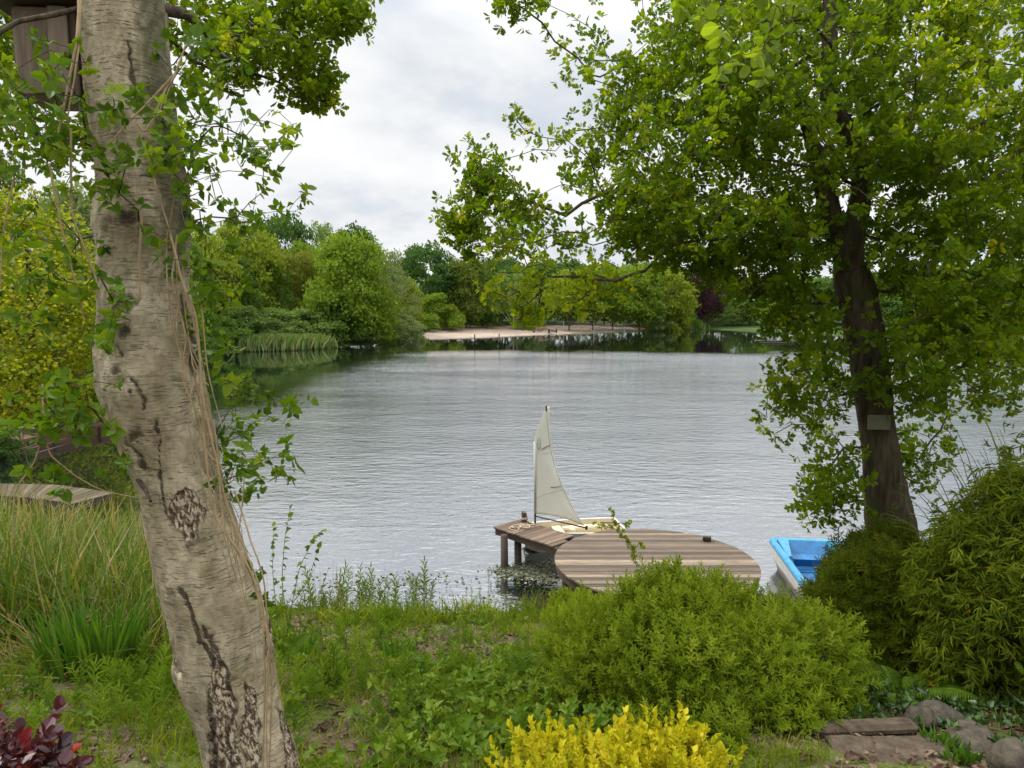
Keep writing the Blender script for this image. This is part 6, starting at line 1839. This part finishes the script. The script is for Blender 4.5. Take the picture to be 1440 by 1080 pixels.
sprig('dry_brush', 'brown leafless brushwood on the bank at the foot of the round deck', 'brushwood', [[b0 + np.array([rp.normal() * .25, rp.normal() * .12, -.02]), b0 + np.array([rp.normal() * .3, rp.normal() * .15, .18]), b0 + np.array([rp.normal() * .45, rp.normal() * .2, .18 + .3 * rp.random()])] for k in range(90)],
      LANCE, 'litter', rp, .02, .05, .10, .005, 'twig')
# overhanging limbs of a thin tree low at the left: bare twigs handled by the climber

# ------------------------------------------------------------------ stems standing in the shallows
def shallows():
    rng = np.random.default_rng(151)
    variants = []
    for k in range(4):
        tp = shoot_tpl(LANCE, 26, .42 + .08 * k, .095, .9, rng, taper=.35)
        mb = MB(); mb.inst(tp, np.zeros((1, 3)), frames(np.array([[.05 * k - .08, .04, 1.0]]), np.array([[0, -1.0, .2]])), np.ones(1), np.array([.3 + .12 * k]))
        o = mb.build('leaf_stem', M['weed']); variants.append(o.data); bpy.data.objects.remove(o)
    spots = []
    for (u0, v0, n, su, sv) in ((487, 868, 4, 4, 3), (507, 872, 6, 7, 3), (525, 868, 4, 4, 3), (537, 872, 4, 4, 3), (578, 862, 6, 8, 3), (588, 850, 3, 4, 2), (598, 858, 4, 5, 3), (626, 828, 1, 2, 2), (672, 850, 3, 4, 4), (690, 836, 2, 3, 3), (716, 856, 3, 3, 3), (708, 828, 2, 4, 3), (742, 850, 4, 6, 5), (470, 876, 5, 8, 3), (450, 880, 5, 8, 4), (552, 872, 4, 8, 2), (728, 832, 2, 3, 3), (655, 858, 2, 4, 2), (752, 838, 3, 6, 4)):
        for k in range(n): spots.append((u0 + rng.normal() * su, v0 + rng.normal() * sv))
    first = {}
    for i, (u, v) in enumerate(spots):
        p = onz(u, v, -.12)
        o = bpy.data.objects.new('shore_plant', variants[i % 4]); col.objects.link(o)
        o.location = p; o.rotation_euler = (rng.normal() * .1, rng.normal() * .1, rng.random() * 6.28); s_ = .55 + .6 * rng.random()
        s_ = s_ * .60 if u > 610 else s_ * 1.45
        o.scale = (s_, s_, s_)
        tag(o, 'slim leafy green stem standing in the shallow water off the grassy bank', 'water plant', 'leafy stems in the shallows')
shallows()

# ------------------------------------------------------------------ stones, step, path
def stone(label, c, r, seed, mat='stone', sq=.65, name='stone'):
    rng = np.random.default_rng(seed); n1, n2 = 18, 26
    th = np.linspace(.0, math.pi, n1); ph = np.arange(n2) * 2 * math.pi / n2
    d = np.stack([np.sin(th)[:, None] * np.cos(ph)[None], np.sin(th)[:, None] * np.sin(ph)[None], np.cos(th)[:, None] * np.ones((1, n2))], -1)
    s_ = 1 + (fbm(d[..., 0] * 1.3 + d[..., 2] + seed, d[..., 1] * 1.3 + seed * .7 + d[..., 2] * .7) - .5) * .7 + (fbm(d[..., 0] * 4 + seed, d[..., 1] * 4 + d[..., 2] * 3) - .5) * .16
    for k in range(6):
        q = rdir(1, rng)[0]; m = np.maximum((d @ q) * s_ - .72, 0); s_ = s_ - m * .8
    V = d * s_[..., None] * np.array([r, r * .85, r * sq]); a = rng.random() * 6
    V = V @ np.array([[math.cos(a), math.sin(a), 0], [-math.sin(a), math.cos(a), 0], [0, 0, 1]])
    V[0] = V[0].mean(0); V[-1] = V[-1].mean(0)
    mb = MB(); L, S = grid_faces(n1, n2, True); L = L.reshape(-1, 4)[:, ::-1].ravel(); mb.add(V.reshape(-1, 3) + np.asarray(c), L, S)
    tag(mb.build(name, M[mat], smooth=True, origin=c), label, 'stone')
def gstone(label, u, v, r, seed, mat='stone', sq=.65, sink=.3):
    p = on_ground(u, v); stone(label, p + np.array([0, r * .5, r * (sq - sink)]), r, seed, mat, sq)
gstone('brown rounded stone at the back of the step, below the fern', 1298, 1030, .14, 1, sq=.8)
gstone('broad flat brown stone right of the rounded one behind the step', 1335, 1025, .20, 2, sq=.5)
gstone('pale flat stone lying on the broad brown one', 1330, 1006, .11, 3, 'palestone', .35)
gstone('grey stone with ivy at the right of the step', 1385, 1062, .20, 4, sq=.55)
gstone('big pale stone in the bottom right corner', 1432, 1098, .17, 5, 'stone', .8)
gstone('small pale stone left of the fern at the edge of the shrub', 1176, 994, .07, 6, 'palestone', .7)
gstone('brown stone half buried below the small pale one', 1200, 1006, .12, 7, sq=.6)
gstone('small brown stone at the left end of the step', 1222, 1030, .06, 8, sq=.7)
p = onz(1050, 839, .12); stone('pale boulder on the bank at the right foot of the round deck', p, .32, 9, 'palestone', .55)
p = onz(1010, 842, .12); stone('grey boulder half under the round deck\'s near right edge', p, .26, 10, 'stone', .55)
p = onz(1098, 842, .04); stone('flat wet stone on the bank between the boulder and the blue boat', p, .22, 12, 'stone', .35)
def steps():
    p = on_ground(1262, 1058); z = p[2] + .03
    root = empty('stone_step', (p[0], p[1], z), 'worn brown stone step at the bottom right, below the fern', 'step')
    for k, (cx, cy_, hx, hy, dz) in enumerate(((p[0] - .02, p[1] - .12, .40, .30, 0.0),)):
        mb = MB(); n = 40; m = 26
        X, Y = np.meshgrid(np.linspace(-hx, hx, n), np.linspace(-hy, hy, m))
        Z = (fbm(X * 5 + 3, Y * 5) - .5) * .03 + (fbm(X * 22, Y * 22, 2) - .5) * .008
        ed = np.minimum(hx - np.abs(X), hy - np.abs(Y)); Z -= .02 * np.exp(-ed / .012)
        V = np.stack([cx + X + (fbm(Y * 6, X * 0 + 2) - .5) * .05, cy_ + Y + (fbm(X * 6, Y * 0 + 5) - .5) * .05, z + dz + Z], -1)
        L, S = grid_faces(m, n); mb.add(V.reshape(-1, 3), L, S)
        b = np.concatenate([V[0], V[:, -1], V[-1, ::-1], V[::-1, 0]]); b2 = b.copy(); b2[:, 2] -= .16
        L, S = grid_faces(2, len(b)); mb.add(np.concatenate([b2, b]), L, S)
        mb.build('tread', M['slab'], root)
    b = MB(); b.box([p[0] - .05, p[1] + .36, z - .072], (.40, .07, .045), .06, .5, 0, .03); b.build('riser_stone', M['slab'], root)
steps()
print('plants', round(time.time() - T0, 1))

# ------------------------------------------------------------------ ground cover (what nobody could count)
def blade_tpl(bend, w_=.035, n=4):
    t = np.linspace(0, 1, n); V = []
    for q in t:
        y = q; z = -bend * q * q; ww = w_ * (1 - q ** 1.6) + .002
        V += [[-ww, y * (1 - .25 * bend * q), z], [ww, y * (1 - .25 * bend * q), z]]
    L, S = grid_faces(n, 2); return (np.array(V), L, S)
BL_ = [blade_tpl(.15), blade_tpl(.4), blade_tpl(.75), blade_tpl(1.0, .03, 5)]

def scatter(n, x0, x1, y0, y1, rng, dens):
    x = rng.uniform(x0, x1, n); y = rng.uniform(y0, y1, n)
    k = rng.random(n) < dens(x, y); x, y = x[k], y[k]
    return np.column_stack([x, y, gz(x, y)])

def bare(x, y):
    """1 where the bank is bare (brown litter), 0 where green"""
    b = fbm(x * .9 + 2, y * .9 + 7); m = sstep(.50, .60, b) * .9
    for (px, py, r) in ((-.75, 8.6, .55), (-.2, 9.3, .5), (-1.3, 7.2, .45), (-.35, 10.6, .5), (-1.6, 5.6, .5), (-1.25, 6.2, .35), (-2.9, 8.4, .35), (-1.9, 4.6, .3), (-.55, 11.2, .5), (-1.0, 5.0, .35)):
        m = np.maximum(m, np.exp(-(((x - px) / r) ** 2 + ((y - py) / r) ** 2)))
    return np.clip(m, 0, 1)

IRIS = on_ground(133, 955)
def clear_of(x, y):
    ok = np.ones(len(x), bool)
    ok &= ~((np.abs(x - IRIS[0]) < .55) & (y - IRIS[1] > -.75) & (y - IRIS[1] < .4))
    p = on_ground(1262, 1058)
    ok &= ~((np.abs(x - p[0]) < .55) & (np.abs(y - p[1] + .05) < .45))
    b = b_centre(1080)[0]; ok &= np.hypot(x - b[0], y - b[1]) > .30
    return ok

def grass():
    rng = np.random.default_rng(161); mb = MB()
    def lay(n, area, dens, h0, h1, mean, dev, mats=(0, 1, 2)):
        P = scatter(n, *area, rng, dens); P = P[clear_of(P[:, 0], P[:, 1])]
        m = len(P); D = nrm(np.array([0, 0, 1.0]) + rng.normal(size=(m, 3)) * np.array([.32, .32, .05]))
        N = rdir(m, rng) * np.array([1, 1, .2]); ch = rng.choice(mats, m)
        tone = np.clip(mean + (fbm(P[:, 0] * 1.3, P[:, 1] * 1.3 + 30) - .5) * .7 + rng.normal(size=m) * dev, 0, 1)
        for q in mats:
            s_ = ch == q
            mb.inst(BL_[q], P[s_] - [0, 0, .01], frames(D[s_], N[s_]), h0 + (h1 - h0) * rng.random(s_.sum()) ** 1.5, tone[s_])
    shore = lambda x, y: (lake_sd(x, y) > .08 + 1.1 * np.maximum(fbm(x * 1.4 + 61, y * 1.4) - .48, 0))
    lay(90000, (-5.5, 2.6, 3.0, 8.0), lambda x, y: shore(x, y) * (1 - .97 * bare(x, y)) * sstep(.36, .56, fbm(x * 2.1, y * 2.1 + 3) + .06), .05, .18, .55, .16)
    lay(62000, (-7, 3.0, 7.5, 12.6), lambda x, y: shore(x, y) * (1 - .95 * bare(x, y)) * sstep(.38, .56, fbm(x * 2.1, y * 2.1 + 3) + .02), .06, .24, .42, .18)
    lay(9000, (2.4, 9, 4, 12.5), lambda x, y: shore(x, y) * .6, .05, .2, .35, .15)
    lay(5000, (-4.2, 2.2, 10.8, 12.5), lambda x, y: shore(x, y) * sstep(.42, .58, fbm(x * 1.7 + 21, y * 1.7)), .12, .48, .40, .2, (0, 1, 2, 3))
    tag(mb.build('grass', M['grass']), kind='stuff')
grass()

def weeds():
    rng = np.random.default_rng(171); mb = MB()
    tp = [shoot_tpl(LANCE, 30, .45, .11, 1.0, rng, taper=.4), shoot_tpl(LANCE, 24, .34, .10, 1.05, rng, taper=.4), shoot_tpl(NARROW, 22, .28, .075, 1.1, rng, taper=.4)]
    def lay(n, area, dens, s0, s1):
        P = scatter(n, *area, rng, dens); P = P[clear_of(P[:, 0], P[:, 1])]; m = len(P)
        D = nrm(np.array([0, 0, 1.0]) + rng.normal(size=(m, 3)) * .2); N = rdir(m, rng); ch = rng.integers(0, 3, m)
        tone = np.clip(.5 + (fbm(P[:, 0] * .9 + 9, P[:, 1] * .9) - .5) * .8 + rng.normal(size=m) * .15, 0, 1)
        for q in range(3):
            s_ = ch == q; mb.inst(tp[q], P[s_] - [0, 0, .02], frames(D[s_], N[s_]), s0 + (s1 - s0) * rng.random(s_.sum()), tone[s_])
    land = lambda x, y: lake_sd(x, y) > .15
    pat = lambda x, y: sstep(.45, .62, fbm(x * 1.1 + 33, y * 1.1))
    lay(1500, (-5.2, -1.7, 5.0, 9.4), lambda x, y: land(x, y) * (.30 + .7 * pat(x, y)) * (1 - .5 * bare(x, y)), .6, 1.15)
    lay(2000, (-2.2, 1.2, 6.4, 11.8), lambda x, y: land(x, y) * pat(x, y) * (1 - .9 * bare(x, y)), .35, .95)
    lay(500, (-4.6, 1.4, 10.4, 12.4), lambda x, y: land(x, y) * .5, .3, .75)
    lay(260, (-1.3, .9, 5.0, 7.6), lambda x, y: land(x, y) * .8, .4, .8)
    lay(120, (-5, -2.2, 3.9, 5.2), lambda x, y: land(x, y) * .5, .4, .8)
    tag(mb.build('undergrowth', M['weed']), kind='stuff')
    # low broad leaves
    mb = MB(); ros = [rosette_tpl(HEART, 5, .085, 1.3, rng), rosette_tpl(OVATE, 6, .07, 1.3, rng), rosette_tpl(HEART, 4, .07, 1.3, rng)]
    def lay2(n, area, dens, s0, s1, up=.1):
        P = scatter(n, *area, rng, dens); P = P[clear_of(P[:, 0], P[:, 1])]; m = len(P); P[:, 2] += up * rng.random(m)
        D = nrm(rng.normal(size=(m, 3)) * np.array([.6, .6, .2]) + [0, 0, .8]); N = rdir(m, rng); ch = rng.integers(0, 3, m)
        for q in range(3):
            s_ = ch == q; mb.inst(ros[q], P[s_], frames(D[s_], N[s_]), s0 + (s1 - s0) * rng.random(s_.sum()), np.clip(rng.normal(.5, .25, s_.sum()), 0, 1))
    lay2(1500, (-1.4, 1.0, 4.4, 7.6), lambda x, y: sstep(-1.5, -.6, x) * (.35 + .65 * sstep(.4, .55, fbm(x * 2, y * 2))), .6, 1.2, .22)
    lay2(700, (-4.5, -1.2, 4, 9), lambda x, y: sstep(.5, .62, fbm(x * 1.5 + 4, y * 1.5)), .5, 1.1, .08)
    lay2(500, (-2, 2.4, 8, 11.8), lambda x, y: sstep(.45, .6, fbm(x * 1.5 + 4, y * 1.5)), .5, 1.0, .1)
    tag(mb.build('ground_cover', M['weed']), kind='stuff')
    mb = MB(); ros = [rosette_tpl(HEART, 5, .07, 1.2, rng)]
    P = scatter(2400, 2.3, 6.0, 4.2, 9.5, rng, lambda x, y: (lake_sd(x, y) > .5) * .9); P = P[clear_of(P[:, 0], P[:, 1])]; m = len(P); P[:, 2] += .02 + .10 * rng.random(m)
    mb.inst(ros[0], P, frames(rng.normal(size=(m, 3)) + [0, 0, .8], rdir(m, rng)), .6 + .6 * rng.random(m), rng.random(m))
    tag(mb.build('ivy_cover', M['ivy']), kind='stuff')
weeds()

def reeds():
    rng = np.random.default_rng(181); mb = MB()
    def lay(n, area, dens, h0, h1, mean, mats, lean=.16, dev=.25):
        P = scatter(n, *area, rng, dens); m = len(P); P[:, 2] = np.maximum(P[:, 2], -.1) - .03
        D = nrm(np.array([0, 0, 1.0]) + rng.normal(size=(m, 3)) * lean * np.array([1, 1, .1])); N = rdir(m, rng) * np.array([1, 1, .2]); ch = rng.choice(mats, m)
        tone = np.clip(mean + (fbm(P[:, 0] * 1.2, P[:, 1] * 1.2) - .5) * .6 + rng.normal(size=m) * dev, 0, 1)
        for q in set(mats):
            s_ = ch == q; tv, tl, ts = BL_[q]; t2 = (tv * np.array([.36, 1, 1]), tl, ts)
            mb.inst(t2, P[s_], frames(D[s_], N[s_]), h0 + (h1 - h0) * rng.random(s_.sum()), tone[s_])
    inside = lambda x, y: sstep(-.47, -.53, (x + .15 + (fbm(x * 2, y * 2) - .5) * .5) / y) * (lake_sd(x, y) > -.5) * sstep(7.2, 8.0, y + .3 * (x + 5) * 0)
    lay(9500, (-10.5, -3.0, 7.3, 13.4), inside, .8, 1.72, .20, (0, 1, 1, 2, 3))
    lay(1400, (-10.5, -3.0, 7.3, 13.4), inside, .9, 1.85, .80, (0, 0, 1), .22)
    lay(420, (-11, -6.0, 12.5, 16.0), lambda x, y: (lake_sd(x, y) > -1.1) * 1.0, .9, 1.9, .85, (0, 0, 1), .12)
    lay(1300, (-5.6, -3.4, 6.8, 8.4), lambda x, y: .8 * (x < -.5 * y), .4, 1.0, .75, (2, 3, 3), .6)      # flattened straw at the edge
    tag(mb.build('reeds', M['reed']), kind='stuff')
    # thin dry stalks rising from the water right of the birch
    mb = MB()
    for (u, v, n, su) in ((470, 872, 16, 30), (500, 868, 12, 24), (560, 868, 10, 26), (430, 880, 14, 22), (600, 866, 5, 14)):
        for k in range(n):
            p = onz(u + rng.normal() * su, v + rng.normal() * 4, 0); h_ = .35 + .75 * rng.random() * (1 if u < 540 else .6)
            q = p + np.array([rng.normal() * .05, rng.normal() * .05, h_]); mb.tube([p - [0, 0, .2], (p + q) / 2 + rng.normal(size=3) * .012, q], [.0035, .003, .0015], 4, rng.random(), cap=False)
    tag(mb.build('dry_reeds', M['straw']), kind='stuff')
reeds()

def litter():
    rng = np.random.default_rng(191); mb = MB()
    P = scatter(22000, -5, 6.5, 3.2, 12.4, rng, lambda x, y: (lake_sd(x, y) > .02) * (.12 + .88 * np.maximum(bare(x, y), sstep(2.2, 3.0, x))))
    m = len(P); N = nrm(np.array([0, -.25, 1.0]) + rng.normal(size=(m, 3)) * .4)
    P[:, 2] += .012 + .02 * rng.random(m)
    mb.inst(OVATE, P, frames(rdir(m, rng) * np.array([1, 1, .2]), N), .025 + .035 * rng.random(m), rng.random(m))
    P2 = P[rng.random(m) < .22]; k2 = len(P2)
    mb.inst(LANCE, P2 + [0, 0, .01], frames(rdir(k2, rng) * np.array([1, 1, .12]), np.array([0, 0, 1.0]) + rng.normal(size=(k2, 3)) * .3), .08 + .16 * rng.random(k2), rng.random(k2))
    tag(mb.build('leaf_litter', M['litter']), kind='stuff')
    # floating weed and drift under the jetty and along the bank
    mb = MB(); n = 2600
    pts = []
    for (u, v, su, sv, k) in ((735, 803, 22, 5, 900), (765, 806, 18, 8, 900), (715, 801, 12, 2.5, 250), (520, 818, 40, 7, 220), (600, 815, 40, 6, 130), (470, 838, 40, 9, 200), (680, 860, 30, 4, 160), (640, 842, 50, 10, 90)):
        for i in range(k):
            p = onz(u + rng.normal() * su, v + rng.normal() * sv, .004 + .012 * rng.random()); pts.append(p)
    P = np.array(pts); P = P[lake_sd(P[:, 0], P[:, 1]) < .05]; m = len(P)
    mb.inst(ROUND, P, frames(rdir(m, rng) * np.array([1, 1, .05]), np.array([0, 0, 1.0]) + rng.normal(size=(m, 3)) * .12), .02 + .06 * rng.random(m) ** 2, rng.random(m))
    tag(mb.build('floating_weed', M['drift']), kind='stuff')
M['drift'] = leaf_mat('drift_weed', [(0, (.035, .045, .025)), (.6, (.09, .10, .055)), (1, (.22, .21, .13))], .05, 1.0, .5, .4)
litter()
print('cover', round(time.time() - T0, 1))
print('polys', sum(len(o.data.polygons) for o in bpy.data.objects if o.type == 'MESH'))
